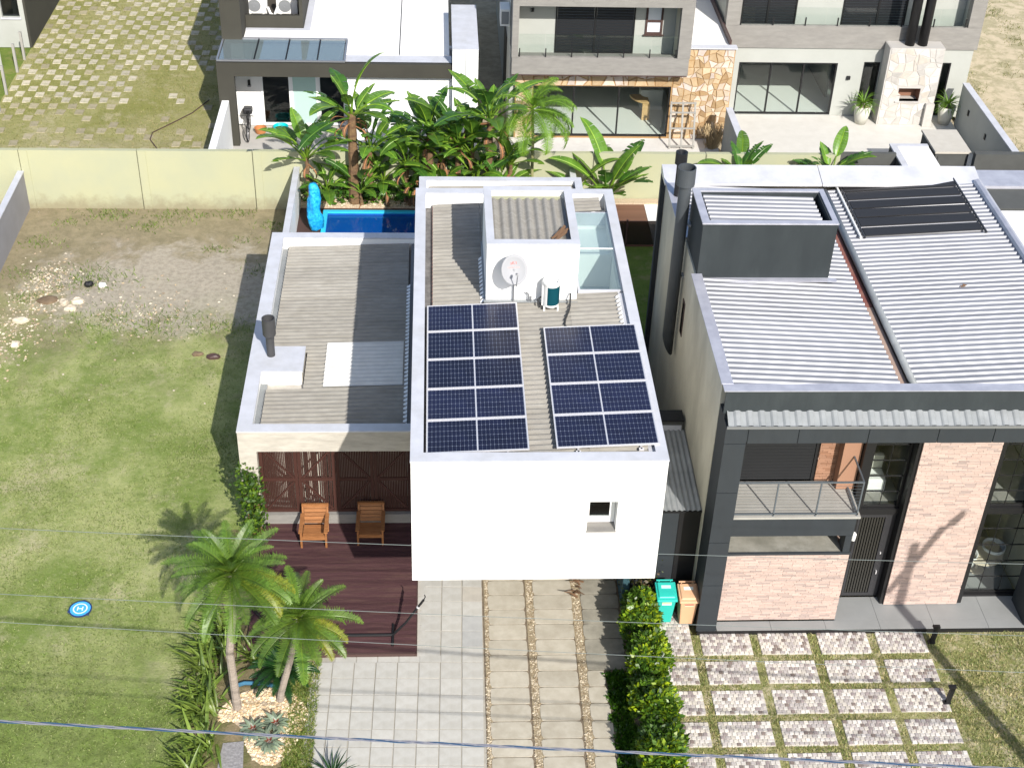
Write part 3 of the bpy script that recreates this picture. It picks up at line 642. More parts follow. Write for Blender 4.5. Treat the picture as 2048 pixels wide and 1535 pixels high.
def text3d(txt, size, origin, xax, yax, mt, parent, name='lettering'):
    cu = bpy.data.curves.new('txt', 'FONT'); cu.body = txt; cu.size = size; cu.align_x = 'CENTER'; cu.extrude = .001
    to = bpy.data.objects.new('txt', cu); COL.objects.link(to); dg = bpy.context.evaluated_depsgraph_get(); dg.update()
    me = bpy.data.meshes.new_from_object(to.evaluated_get(dg)); bpy.data.objects.remove(to)
    z = Vector(xax).cross(Vector(yax)); o_ = Vector(origin)
    for v in me.vertices: p = o_+Vector(xax)*v.co.x+Vector(yax)*v.co.y+z*v.co.z; v.co = p-wloc(parent)
    me.materials.clear(); me.materials.append(mt); ob = bpy.data.objects.new(name, me); COL.objects.link(ob); ob.parent = parent; return ob
zx = ax.cross(ay)
off = nrm*.030
text3d('SKY', .105, cen+ay*.13+off, ax, ay, M['red'], d); text3d('MEDIA 4 S.A.', .052, cen+ay*.045+off, ax, ay, mat('faded_red_print', (.66, .40, .38), .6), d)
b = MB(); b.tube([cen-ay*.33, cen-ay*.37+nrm*.25, cen-ay*.12+nrm*.5], .012, 6); b.build('feed_arm', M['metal'], d)
b = MB(); tip = cen-ay*.12+nrm*.5; b.tube([tip, tip+(cen-tip)*.25], [.035, .03], 10); b.build('feed_horn', M['metal'], d)
b = MB(); b.tube([cen-nrm*.02, cen-nrm*.2-Vector((0,0,.05)), (2.36, 6.20, 7.30), (2.36, 6.22, 6.75)], .022, 8); b.build('mast', M['metal'], d)
# heat pump unit
a = thing('heat_pump_unit', 'round white outdoor fan unit with teal grille beside the dish', 'heat pump', (3.24, 6.03, 6.75))
b = MB(); b.lathe((3.24, 6.0, 6.78), [(.0, .02), (.185, .02), (.195, .05), (.195, .60), (.21, .61), (.215, .66), (.20, .69), (.17, .69), (.16, .60), (.05, .55), (0, .56)], 28); b.smooth = False; b.build('casing', M['greyplas'], a)
b = MB(); n = 16
for i in range(n):
    a0 = R_(-120+i*110/n); a1 = R_(-120+(i+1)*110/n-1.5); r = .2
    for k in range(14):
        z0 = 6.88+k*.034; b.add([(3.24+r*math.cos(a0), 6.0+r*math.sin(a0), z0), (3.24+r*math.cos(a1), 6.0+r*math.sin(a1), z0), (3.24+r*math.cos(a1), 6.0+r*math.sin(a1), z0+.03), (3.24+r*math.cos(a0), 6.0+r*math.sin(a0), z0+.03)], [(0,1,2,3)])
stuff(b.build('grille', M['tankgreen'], a)); b = MB(); b.add([(3.24+.1975*math.cos(R_(-121+i*112/16)), 6.0+.1975*math.sin(R_(-121+i*112/16)), z) for z in (6.87, 7.36) for i in range(17)], [(i, i+1, 18+i, 17+i) for i in range(16)]); b.build('coil', M['tankgreen'], a)
part('foot', M['greyplas'], a, (3.06, 3.10, 5.84, 6.2, 6.70, 6.80)); part('foot', M['greyplas'], a, (3.38, 3.42, 5.84, 6.2, 6.70, 6.80))
part('service_box', M['greyplas'], a, (3.02, 3.075, 5.95, 6.2, 6.80, 7.35))
b = MB(); b.tube([(3.03, 6.1, 6.95), (2.93, 6.05, 6.9), (2.95, 6.0, 6.8), (3.0, 5.95, 6.74)], .02, 6); b.build('hose', M['cable'], a)
b = MB(); b.tube([(2.72, 6.2, 6.72), (2.72, 6.2, 6.95), (2.66, 6.18, 7.02)], .018, 6); b.tube([(2.78, 6.2, 6.72), (2.78, 6.2, 6.9)], .018, 6); tag(b.build('pipe_stub', M['metal']), 'small grey pipe stubs below the satellite dish', 'pipe')
b = MB(); b.tube([(3.72, 6.2, 6.98), (3.70, 5.95, 6.80), (3.66, 5.75, 6.79), (3.55, 5.4, 6.77), (3.52, 5.2, 6.76), (3.57, 4.95, 6.78)], .022, 6); tag(b.build('roof_cable', M['cable']), 'dark loose cable lying on the corrugated roof by the right panels', 'cable')
# solar panels ------------------------------------------------------------
PWd, PDp = 2.13, 1.095
def panel_meshes():
    f = MB(); t_ = .028
    f.box(0, PWd, 0, t_, -.035, .0); f.box(0, PWd, PDp-t_, PDp, -.035, .0); f.box(0, t_, t_, PDp-t_, -.035, 0); f.box(PWd-t_, PWd, t_, PDp-t_, -.035, 0)
    bs = MB(); bs.box(t_, PWd-t_, t_, PDp-t_, -.030, -.008)
    mid = MB(); mid.box(PWd/2-.013, PWd/2+.013, t_, PDp-t_, -.008, -.003)
    ce = MB(); gx = (PWd/2-.013-t_-.012)/12; gy = (PDp-2*t_-.012)/6
    for h in (0, 1):
        xo = t_+.008 if h == 0 else PWd/2+.017
        for i in range(12):
            for j in range(6):
                x0 = xo+i*gx+.0022; x1 = xo+(i+1)*gx-.0022; y0 = t_+.006+j*gy+.0024; y1 = t_+.006+(j+1)*gy-.0024; c = .011
                ce.add([(x0+c,y0,-.005),(x1-c,y0,-.005),(x1,y0+c,-.005),(x1,y1-c,-.005),(x1-c,y1,-.005),(x0+c,y1,-.005),(x0,y1-c,-.005),(x0,y0+c,-.005)], [tuple(range(8))])
    return [('frame', f.mesh('frame', M['alu'])), ('backsheet', bs.mesh('backsheet', M['backsheet'])), ('divider', mid.mesh('divider', M['alu'])), ('cells', ce.mesh('cells', M['cell']))]
pm = panel_meshes(); sl_ = math.asin(.048)
rows = ['front', 'second', 'third', 'fourth', 'back']
def solar(x, y, z, label):
    t = thing('solar_module', label, 'solar panel', (x, y, z), 'solar panels on the main roof'); t.rotation_euler = (0, -sl_, 0)
    for nm, me in pm:
        o = bpy.data.objects.new(nm, me); COL.objects.link(o); o.parent = t
        if nm == 'cells': stuff(o)
for i in range(5):
    solar(.31, .49+i*1.12, 6.708, 'dark solar panel in the left five panel array, '+('front row at the parapet' if i == 0 else 'back row near the dish' if i == 4 else rows[i]+' row from the front'))
for i in range(4):
    solar(3.0, .49+i*1.12, 6.845, 'dark solar panel in the right four panel array, '+('front row at the parapet' if i == 0 else 'back row near the loose cable' if i == 3 else rows[i]+' row from the front'))
for x, z in ((.75, 6.65), (2.0, 6.71), (3.45, 6.79), (4.75, 6.86)):
    b = MB(); b.box(x-.02, x+.02, .42, (6.1 if x < 3 else 5.0), z-.045, z); b.box(x-.05, x+.05, .40, .46, z-.09, z); tag(b.build('mounting_rail', M['alu']), {.75: 'aluminium rail under the outer half of the left solar array', 2.0: 'aluminium rail under the inner half of the left solar array', 3.45: 'aluminium rail under the inner half of the right solar array', 4.75: 'aluminium rail under the outer half of the right solar array'}[x], 'rail')

# wooden deck in front of the wing
D = thing('wooden_deck', 'dark reddish hardwood deck in front of the slatted doors', 'deck', (-2, 3.4, 0))
y = 1.22; k = 0
while y < 5.78:
    x0 = -3.98
    part('board', M['deck'], D, (x0, .03, y, y+.093, .045, .1)); y += .098
part('frame', M['brownmetal'], D, (-3.98, .025, 1.16, 1.215, .0, .098), (.032, .06, 1.16, 5.75, .0, .095))
# ------------------------------------------------------------------ grey house on the right
G = thing('house', 'anthracite and brick house with a shiny corrugated metal roof', 'house', (7, 2, 0))
XR = 15.4
b = MB(); b.box(6.83, 7.0, 2.76, 12.35, 0, 7.0); b.box(7.0, XR, 12.15, 12.35, 0, 7.0); b.box(XR-.2, XR, 2.76, 12.15, 0, 7.0)
b.box(7.0, XR-.2, 3.36, 12.15, 6.25, 6.35); b.build('rendered_wall', M['wallbeige'], G)
part('corner_fin', M['anth'], G, (6.70, 6.828, 12.2, 12.4, 0, 6.95)); 
# front frame of cladding panels
part('frame_core', M['anth'], G, (6.84, 7.28, 1.86, 2.75, .0, 6.27), (7.28, XR, 1.86, 2.55, 5.88, 6.27), (6.83, XR, 2.18, 2.36, 6.27, 7.04))
for z0, z1 in ((.0, 1.56), (1.58, 2.92), (2.94, 4.43), (4.45, 5.84), (5.86, 6.30)): part('cladding_panel', M['anth'], G, (6.82, 7.30, 1.835, 1.858, z0, z1))
bx = [7.32, 8.44, 10.0, 11.56, 12.81, 14.1, XR]
for i in range(len(bx)-1): part('cladding_panel', M['anth'], G, (bx[i]+.01, bx[i+1]-.01, 1.838, 1.858, 5.86, 6.30))
part('parapet_panel', M['anthbox'], G, (6.79, XR, 2.16, 2.178, 6.45, 7.05))
part('parapet_flashing', M['zincflash'], G, (6.74, XR+.05, 2.13, 2.40, 7.05, 7.07))
part('wall_flashing', M['zincflash'], G, (6.72, 6.98, 2.40, 6.94, 7.05, 7.08), (6.72, 6.98, 8.70, 11.6, 7.05, 7.08))
for x0, x1 in ((6.7, 11.0), (11.02, XR+.02)): MB().hexa([(x0,11.62,6.98),(x1,11.62,6.98),(x1,12.42,6.98),(x0,12.42,6.98)], [(x0,11.62,7.05),(x1,11.62,7.05),(x1,12.40,7.22),(x0,12.40,7.22)]).build('back_flashing', mat('glare_flashing', (.74, .74, .76), .3, var=(.6, .6, .62), vs=1.5, metal=.3), G)  # brighter colour and forward tilt stand in for the white glare on this sheet
corr(MB(), 6.86, XR, 1.84, 2.16, lambda x, y: 6.335+(y-1.84)*.55, .27, .018, 'Y', 10, True).build('eaves_sheet', M['zincdull'], G)
part('eaves_edge', M['metal'], G, (6.83, XR, 1.815, 1.838, 6.27, 6.34))
# roof sheets: left slope falls to the valley gutter, right slope rises from it
zl = lambda x, y: 7.0-.052*(x-6.95); zrr = lambda x, y: 6.82+.058*(x-11.1)
y = 2.42
while y < 11.6:
    y1 = min(y+.98, 11.66); a = 6.94
    if not (6.9 < y+.5 < 8.7): corr(MB(), a, 10.82, y, y1+.02, zl, .2, .027, 'X', 12, 'rib').build('roof_sheet', M['zinc'], G)
    else:
        corr(MB(), 10.14, 10.82, y, y1+.02, zl, .2, .027, 'X', 12, 'rib').build('roof_sheet', M['zinc'], G)
    corr(MB(), 11.12, 15.28, y, y1+.02, zrr, .2, .027, 'X', 12, 'rib').build('roof_sheet', M['zinc'], G); y = y1
part('valley_gutter', M['redgutter'], G, (10.80, 11.02, 6.0, 11.6, 6.70, 6.73)); part('valley_gutter', M['browngutter'], G, (10.80, 11.02, 2.42, 5.98, 6.70, 6.73))
b = MB(); b.tube([(11.09, 2.42, 6.84), (11.09, 11.6, 6.84)], .085, 10); b.smooth = True; b.build('valley_cap', M['zincdull'], G)
b = MB(); b.tube([(15.3, 2.42, 7.1), (15.3, 11.7, 7.1)], .11, 8); b.box(15.2, 15.42, 2.42, 11.62, 7.0, 7.06); b.build('ridge_cap', M['zincflash'], G)
# rooftop box
rb = part('rooftop_box', M['anthbox'], G, (6.87, 7.02, 6.96, 8.66, 6.7, 8.44), (9.97, 10.12, 6.96, 8.66, 6.6, 8.44), (7.02, 9.97, 6.96, 7.11, 6.6, 8.44), (7.02, 9.97, 8.51, 8.66, 6.6, 8.44), (7.02, 9.97, 7.11, 8.51, 7.9, 8.0))
ring(MB(), 6.85, 10.14, 6.94, 8.68, 8.44, 8.48, .19, .13, .15, .12).build('flashing', M['zincflash'], rb)
for i in range(2): corr(MB(), 7.1, 9.85, 7.14+i*.68, 7.14+i*.68+.7, lambda x, y: 8.40-.02*(x-7), .2, .027, 'X', 12, 'rib').build('roof_sheet', M['zinc'], rb)
part('base_flashing', M['zincflash'], rb, (6.98, 10.3, 6.80, 6.958, 6.93, 6.96))
# pool heating mats
hm = thing('solar_pool_heater', 'black rubber solar heating mat laid in strips on the metal roof', 'solar heater', (13, 10.5, 6.95))
for i in range(6):
    y0 = 9.12+i*.475; b = MB(); b.hexa([(11.6,y0,zrr(11.6,0)+.035),(14.66,y0+.04,zrr(14.66,0)+.035),(14.66,y0+.455-random.uniform(.02,.06),zrr(14.66,0)+.035),(11.6,y0+.42-random.uniform(.0,.05),zrr(11.6,0)+.035)],
        [(11.6,y0,zrr(11.6,0)+.06),(14.66,y0+.04,zrr(14.66,0)+.06),(14.66,y0+.455-random.uniform(.02,.06),zrr(14.66,0)+.06),(11.6,y0+.42-random.uniform(.0,.03),zrr(11.6,0)+.06)]); b.build('mat_strip', mat('black_rubber', (.022, .022, .024), .6, rand=.15), hm)
for x, mt in ((11.55, M['blackp']), (14.70, M['blackp'])): b = MB(); b.tube([(x, 9.0, zrr(x,0)+.06), (x, 12.0, zrr(x,0)+.06)], .03, 8); b.build('manifold', mt, hm)
b = MB(); b.tube([(11.45, 9.0, zrr(11.4,0)+.06), (11.45, 12.0, zrr(11.4,0)+.06)], .035, 8); b.build('feed_pipe', M['greyplas'], hm)
b = MB(); b.add([(13.3,6.5,6.97),(13.36,6.55,6.99),(13.3,6.6,6.98)], [(0,1,2)]); b.add([(13.35,6.52,6.97),(13.48,6.6,6.98),(13.38,6.66,6.99)], [(0,1,2)]); tag(b.build('dry_leaf', M['dry']), 'small dry leaf lying on the metal roof below the heating mat', 'leaf')
# long flue on the side wall
fl = thing('wall_flue', 'tall dark steel flue rising along the beige side wall of the grey house', 'chimney', (6.6, 8.4, 3.9))
b = MB(); n = 20; r = .155; vs = []; fs = []
for k in range(n):
    a = 2*math.pi*k/n; vs.append((6.62+r*math.cos(a), 8.4+r*math.sin(a), 4.05-1.3*r*math.sin(a)*-1-.25*math.cos(a)))
for z in (8.75,):
    for k in range(n): a = 2*math.pi*k/n; vs.append((6.62+r*math.cos(a), 8.4+r*math.sin(a), z))
for k in range(n): fs.append((k, (k+1) % n, n+(k+1) % n, n+k))
fs.append(tuple(range(n))[::-1]); b.add(vs, fs); b.smooth = True; b.build('pipe', M['flue'], fl)
b = MB(); b.lathe((6.62, 8.4, 8.7), [(.155, 0), (.225, .03), (.225, .50), (.20, .50), (.20, .15), (0, .12)], 24); b.build('cap', M['flue'], fl)
part('bracket', M['metal'], fl, (6.78, 6.86, 8.3, 8.5, 6.1, 6.16), (6.78, 6.86, 8.3, 8.5, 7.6, 7.66))
f2 = thing('wall_flue', 'second thinner flue just behind the tall dark one', 'chimney', (6.95, 10.6, 7))
b = MB(); b.lathe((6.93, 10.9, 7.05), [(.10, 0), (.10, .95), (.16, .97), (.16, 1.3), (.13, 1.3), (0, 1.2)], 18); b.build('pipe', M['black'], f2)
wi = part('side_window', M['brownmetal'], G, (6.812, 6.829, 7.70, 8.0, 4.70, 5.70)); part('pane', M['glassdk'], wi, (6.806, 6.811, 7.75, 7.95, 4.76, 5.64))
# brick facing: real brick slips joined in one part
def bricks(name, x0, x1, z0, z1, y, parent, cols, mt, bw=.29, bh=.046, dep=.018):
    b = MB(); z = z0; r = 0
    while z < z1-.02:
        x = x0-(r*0.37 % 1)*bw
        while x < x1:
            wd = bw*random.uniform(.8, 1.15); a = max(x, x0); c = min(x+wd-.006, x1)
            if c-a > .02:
                col = random.choice(cols); k = random.uniform(.9, 1.08); b.box(a, c, y-dep-random.uniform(0,.006), y, z+.004, min(z+bh, z1), tuple(q*k for q in col))
            x += wd
        z += bh+.004; r += 1
    return stuff(b.build(name, mt, parent))
bc = [(1,1,1)]*6+[(.96,.95,.95)]*2+[(.80,.83,.86),(.72,.75,.78),(.90,.92,.93),(.85,.87,.88)]
bw1 = part('brick_wall', M['mortar'], G, (7.36, 10.28, 2.125, 2.4, .13, 2.30)); bricks('brick_facing', 7.35, 10.285, .14, 2.30, 2.125, bw1, bc, M['brick'])
bw2 = part('brick_wall', M['mortar'], G, (11.64, 13.48, 2.625, 2.9, .11, 5.88)); bricks('brick_facing', 11.635, 13.485, .12, 5.86, 2.625, bw2, bc, M['brick'])
part('brick_side', M['mortar'], G, (10.1, 10.28, 2.41, 3.3, .13, 2.28))
# ledge, beam and balcony
part('counter_ledge', mat('weathered_concrete', (.27, .26, .22), .9, var=(.17, .165, .135), vs=1.6, stain=(.36, .35, .31), ss=2), G, (7.31, 10.1, 2.14, 3.6, 2.30, 2.335))
part('ledge_edge', M['anth'], G, (7.31, 10.31, 2.09, 2.135, 2.29, 2.36)); part('balcony_post', M['anth'], G, (10.10, 10.26, 2.10, 2.45, 2.37, 2.88))
part('balcony_beam', M['anth'], G, (7.30, 10.27, 2.10, 3.3, 2.89, 3.44)); part('balcony_floor', mat('balcony_tile', (.36, .35, .32), .8, var=(.32, .31, .28), vs=3), G, (7.30, 10.34, 2.06, 3.37, 3.445, 3.50))
part('recess_wall', M['anthbox'], G, (7.31, 10.1, 3.6, 3.7, 0, 2.88), (10.29, 10.40, 2.45, 3.0, .11, 3.44))
part('balcony_wall', M['anthbox'], G, (7.0, 7.34, 3.38, 3.6, 3.44, 6.25), (7.34, 9.50, 3.5, 3.6, 3.44, 6.25))
sh = part('shutter', M['black'], G, (7.40, 7.46, 3.36, 3.42, 3.52, 5.9), (9.42, 9.48, 3.36, 3.42, 3.52, 5.9))
z = 3.54
while z < 5.9: part('shutter_slat', M['shutter'], sh, (7.47, 9.41, 3.38, 3.42, z, z+.085)); z += .092
bw3 = part('brick_pier', M['mortar'], G, (9.52, 9.96, 3.38, 3.6, 3.51, 6.2)); bricks('brick_facing', 9.52, 9.965, 3.51, 6.15, 3.378, bw3, [(1,1,1),(.9,.85,.8),(1.1,1.1,1.1)], M['orangebrick'])
part('brick_return', M['orangebrick'], G, (9.97, 10.40, 3.05, 3.6, 3.51, 6.2))
part('floor_slab', M['anthbox'], G, (10.41, XR-.2, 3.2, 12.1, 2.85, 3.0))
rl = MB()
for z in (3.56, 4.50): rl.box(7.30, 10.27, 2.10, 2.135, z-.018, z+.018); rl.box(10.235, 10.27, 2.135, 3.36, z-.018, z+.018)
rl = rl.build('balcony_railing', M['rail'], G)
for x in (7.36, 8.29, 9.28, 10.252): part('post', M['rail'], rl, (x-.016, x+.016, 2.10, 2.132, 3.50, 4.48))
part('post', M['rail'], rl, (10.237, 10.268, 3.3, 3.33, 3.50, 4.48))
b = MB()
for k in range(9): b.box(7.31, 10.25, 2.115, 2.119, 3.65+k*.092, 3.655+k*.092)
stuff(b.build('rail_wires', M['rail'], rl))
# entrance: door, windows
part('entry_frame', M['black'], G, (10.42, 10.62, 2.88, 3.1, .1, 6.2), (11.55, 11.638, 2.66, 3.1, .1, 6.2), (10.62, 11.55, 2.88, 3.05, 2.84, 3.02), (13.49, 13.62, 2.66, 3.1, .1, 6.2), (13.62, XR-.2, 2.88, 3.05, 2.84, 3.02), (13.62, XR-.2, 2.88, 3.0, .1, .16))
dr = part('front_door', M['blackp'], G, (10.63, 11.54, 2.93, 3.0, .12, .22), (10.63, 11.54, 2.93, 3.0, 2.72, 2.83), (11.30, 11.54, 2.93, 3.0, .22, 2.72), (10.63, 10.69, 2.93, 3.0, .22, 2.72))
for k in range(9): part('door_slat', mat('bronze_black_slat', (.03, .029, .025), .4), dr, (10.705+k*.0665, 10.745+k*.0665, 2.94, 2.975, .23, 2.71))
part('door_back', M['black'], dr, (10.69, 11.30, 2.98, 2.995, .22, 2.72)); part('handle', M['alu'], dr, (11.36, 11.385, 2.88, 2.925, .9, 1.0), (11.36, 11.385, 2.90, 2.93, 1.55, 1.60))
def gridwin(x0, x1, z0, z1, y, nx, nz, parent):
    f = MB(); frame_rect(f, x0, x1, z0, z1, y, y+.06, .05); f = f.build('window', M['black'], parent)
    b = MB()
    for i in range(1, nx): x = x0+(x1-x0)*i/nx; b.box(x-.006, x+.006, y+.012, y+.040, z0+.05, z1-.05)
    for j in range(1, nz): z = z0+(z1-z0)*j/nz; b.box(x0+.05, x1-.05, y+.008, y+.044, z-.006, z+.006)
    b.build('glazing_bars', M['black'], f); part('pane', M['glass'], f, (x0+.05, x1-.05, y+.02, y+.026, z0+.05, z1-.05))
gridwin(10.63, 11.54, 3.03, 5.86, 2.95, 2, 6, G); gridwin(13.63, 15.15, 3.03, 5.86, 2.95, 3, 6, G); gridwin(13.63, 15.15, .17, 2.83, 2.95, 3, 5, G)
part('room_floor', M['concgrey'], G, (10.45, XR-.25, 3.06, 7.0, .0, .06)); part('room_floor', M['darkroom'], G, (10.45, XR-.25, 3.06, 3.19, 2.9, 2.98))
part('room_back', M['darkroom'], G, (10.4, XR-.25, 6.5, 6.6, .05, 6.2), (10.41, 10.5, 3.62, 6.5, .05, 6.2), (11.66, 11.72, 3.1, 6.5, .1, 6.2))
# furniture seen through the glass
f = thing('side_table', 'pale round table behind the lower right window of the grey house', 'table', (14.4, 3.9, .06)); b = MB(); b.lathe((14.4, 3.9, .06), [(0, 0), (.2, .0), (.2, .03), (.04, .05), (.04, .6), (.55, .62), (.55, .66), (0, .66)], 22); b.build('top', mat('cream_plastic', (.6, .52, .4), .5), f)
for k, (x, y) in enumerate(((13.95, 3.75), (14.75, 4.0))):
    f = thing('tub_chair', ('white' if k else 'pale')+' tub chair behind the lower right window, '+('right' if k else 'left')+' of the table', 'chair', (x, y, .06)); b = MB(); b.lathe((x, y, .06), [(.05, .0), (.05, .4), (.26, .42), (.30, .75), (.27, .75), (.22, .48), (0, .47)], 18); b.smooth = True; b.build('seat', M['greyplas'], f)
f = thing('armchair', 'light armchair just inside the upper entrance window', 'chair', (11.1, 3.7, 3.0)); part('seat', M['greyplas'], f, (10.8, 11.35, 3.5, 4.0, 2.99, 3.4), bevel=.05); part('back', M['pot'], f, (10.8, 11.35, 3.95, 4.1, 3.4, 3.8), bevel=.04)
part('room_floor', mat('upper_floor', (.25, .24, .22), .6), G, (10.45, XR-.25, 3.201, 6.49, 3.0, 3.02))
ln = thing('wall_lantern', 'small glass wall lantern beside the front door', 'lamp', (10.37, 2.75, 2.7)); part('bracket', M['black'], ln, (10.30, 10.36, 2.40, 2.44, 2.72, 2.80)); b = MB(); b.lathe((10.40, 2.38, 2.48), [(0, 0), (.05, .02), (.06, .2), (.02, .26), (0, .26)], 10); b.build('shade', M['greyplas'], ln)
# porch
pc = struct(part('porch', M['concgrey'], None, (6.86, XR, 1.80, 2.10, -.1, .06), (10.30, XR, 2.10, 2.90, -.1, .06)))
part('porch_edge', M['black'], pc, (6.84, XR, 1.765, 1.80, -.1, .085))
for i in range(6):
    x0 = 7.32+i*1.35; part('porch_tile', M['concgrey'], pc, (x0+.004, min(x0+1.346, XR), 1.805, 2.10, .06, .1))
    if x0 > 8.5: x1 = max(x0, 10.29); part('porch_tile', M['concgrey'], pc, (x1+.004, min(x0+1.346, XR), 2.104, 2.90, .06, .1)) if x0+1.346 > 10.3 else None
part('frame_pillar', M['anth'], G, (14.95, XR, 1.86, 2.75, .0, 5.86))
# alley between the houses
A = thing('side_canopy', 'small dull corrugated canopy over a dark gate between the two houses', 'canopy', (6, 3, 0))
for i in range(2): corr(MB(), 5.32+i*.74, 6.08+i*.74, 2.93, 4.35, lambda x, y: 2.97+.03*(y-2.9), .125, .018, 'Y').build('sheet', M['zincdull'], A); corr(MB(), 5.32+i*.74, 6.08+i*.74, 4.3, 5.9, lambda x, y: 2.985+.03*(y-2.9), .125, .018, 'Y').build('sheet', M['zincdull'], A)
part('gate', M['anth'], A, (5.28, 6.30, 2.98, 3.05, 1.5, 2.9), (5.28, 6.30, 2.985, 3.05, 0, 1.47)); part('gate', M['black'], A, (6.31, 6.82, 2.98, 3.05, 0, 2.9))
part('beam', M['black'], A, (5.28, 6.82, 2.92, 3.0, 2.90, 2.945)); part('post', M['anth'], A, (5.28, 5.34, 3.06, 3.12, 0, 2.9))
rx = thing('roof_vent_box', 'dark rectangular vent box above the side canopy', 'vent', (6.4, 6, 3)); part('body', M['dkwall'], rx, (6.0, 6.75, 5.92, 6.3, 2.9, 3.35)); part('front_plate', M['coping'], rx, (6.02, 6.73, 5.90, 5.918, 3.02, 3.22))
part('cap', M['black'], rx, (5.98, 6.78, 5.88, 6.32, 3.352, 3.40))

# next house to the right and yard block
N1 = thing('house', 'neighbouring house with a flat white roof beyond the metal roof', 'house', (18, 16, 0))
part('wall', M['dkwall'], N1, (16.6, 30, 8, 16.3, 0, 3.7), (16.6, 30, 16.3, 18.6, 0, 3.75)); part('roof', M['memb'], N1, (16.75, 30, 8, 16.1, 3.7, 3.78)); part('parapet', M['zincflash'], N1, (16.5, 30, 17.6, 18.7, 3.75, 3.85))
part('parapet', M['white'], N1, (16.5, 16.74, 8, 16.2, 3.7, 3.9))
Bk = thing('garden_store', 'low white roofed garden block behind the dark boundary wall', 'shed', (18, 24, 0)); part('wall', M['dkwall'], Bk, (17.02, 18.4, 21.0, 23.88, 0, 2.14)); part('roof', M['memb'], Bk, (17.24, 18.4, 21.0, 23.7, 2.14, 2.17)); part('coping', M['coping'], Bk, (17.0, 17.24, 21.0, 23.9, 2.14, 2.21), (17.24, 18.4, 23.7, 23.9, 2.14, 2.21))
Bk = thing('outdoor_counter', 'dark cabinet with a pale concrete top in the back patio', 'counter', (19.7, 25.5, 0)); part('cabinet', M['dkwall'], Bk, (18.58, 19.80, 23.35, 25.05, 0, 2.12)); part('worktop', mat('concrete_top', (.50, .47, .41), .8, var=(.46, .43, .37), vs=3), Bk, (18.53, 19.85, 23.28, 25.1, 2.12, 2.2)); part('handle', M['alu'], Bk, (18.55, 18.578, 23.7, 24.5, 1.75, 1.81)); part('drawer', M['dkwall'], Bk, (18.68, 19.7, 23.32, 23.348, 1.5, 2.0))
# ------------------------------------------------------------------ rear houses
# left: low olive grey house with glass canopy
A1 = thing('house', 'low olive grey house with a white flat roof and glass canopy', 'house', (-3, 29, 0))
b = MB(); b.box(-7.62, -7.0, 27.73, 28.0, 0, 3.4); b.box(-7.0, 1.15, 27.73, 27.95, 2.86, 3.4); b.box(-7.62, -7.32, 28.0, 36, 0, 3.44)
b.box(-7.62, -6.85, 29.75, 40, 3.44, 6.2); b.build('olive_wall', M['olive'], A1)
b = MB(); wallY(b, -7.3, 1.15, 0, 3.3, 29.58, 29.8, [(-6.26, -3.0, .05, 2.45)]); b.build('white_wall', M['white'], A1)
part('front_white_wall', M['white'], A1, (-2.8, 1.15, 27.97, 28.15, 0, 2.85)); part('canopy_side', M['white'], A1, (-2.8, -2.62, 28.15, 29.55, 0, 3.3))
part('roof', M['memb'], A1, (-6.84, -2.85, 29.85, 31.0, 3.35, 3.42), (-4.62, -2.85, 31.0, 45, 3.35, 3.42), (-2.84, -.86, 28.6, 45, 3.36, 3.43), (-.82, 1.05, 28.6, 45, 3.36, 3.43))
part('roof_edge', M['coping'], A1, (-2.84, 1.13, 27.9, 28.6, 3.33, 3.40)); part('roof_joint', M['black'], A1, (-.86, -.82, 28.6, 45, 3.36, 3.415))
part('white_pier', M['white'], A1, (1.16, 2.12, 27.6, 32, 0, 4.06)); part('pier_cap', M['coping'], A1, (1.15, 2.13, 27.58, 32, 4.06, 4.10)); part('pier_joint', M['fan'], A1, (1.64, 1.66, 27.585, 27.6, 0, 4.0))
cn = part('glass_canopy', M['metal'], A1, (-7.6, -2.85, 27.76, 27.84, 3.44, 3.5), (-7.6, -2.85, 29.80, 29.88, 3.44, 3.52), (-7.62, -7.55, 27.84, 29.8, 3.44, 3.5), (-2.90, -2.83, 27.84, 29.8, 3.44, 3.5))
gx_ = [-7.55, -6.22, -5.05, -3.88, -2.9]
for i in range(4):
    part('pane', M['canopy'], cn, (gx_[i]+.03, gx_[i+1]-.03, 27.84, 29.80, 3.47, 3.48))
    if i: part('glazing_bar', M['black'], cn, (gx_[i]-.025, gx_[i]+.025, 27.84, 29.80, 3.44, 3.5))
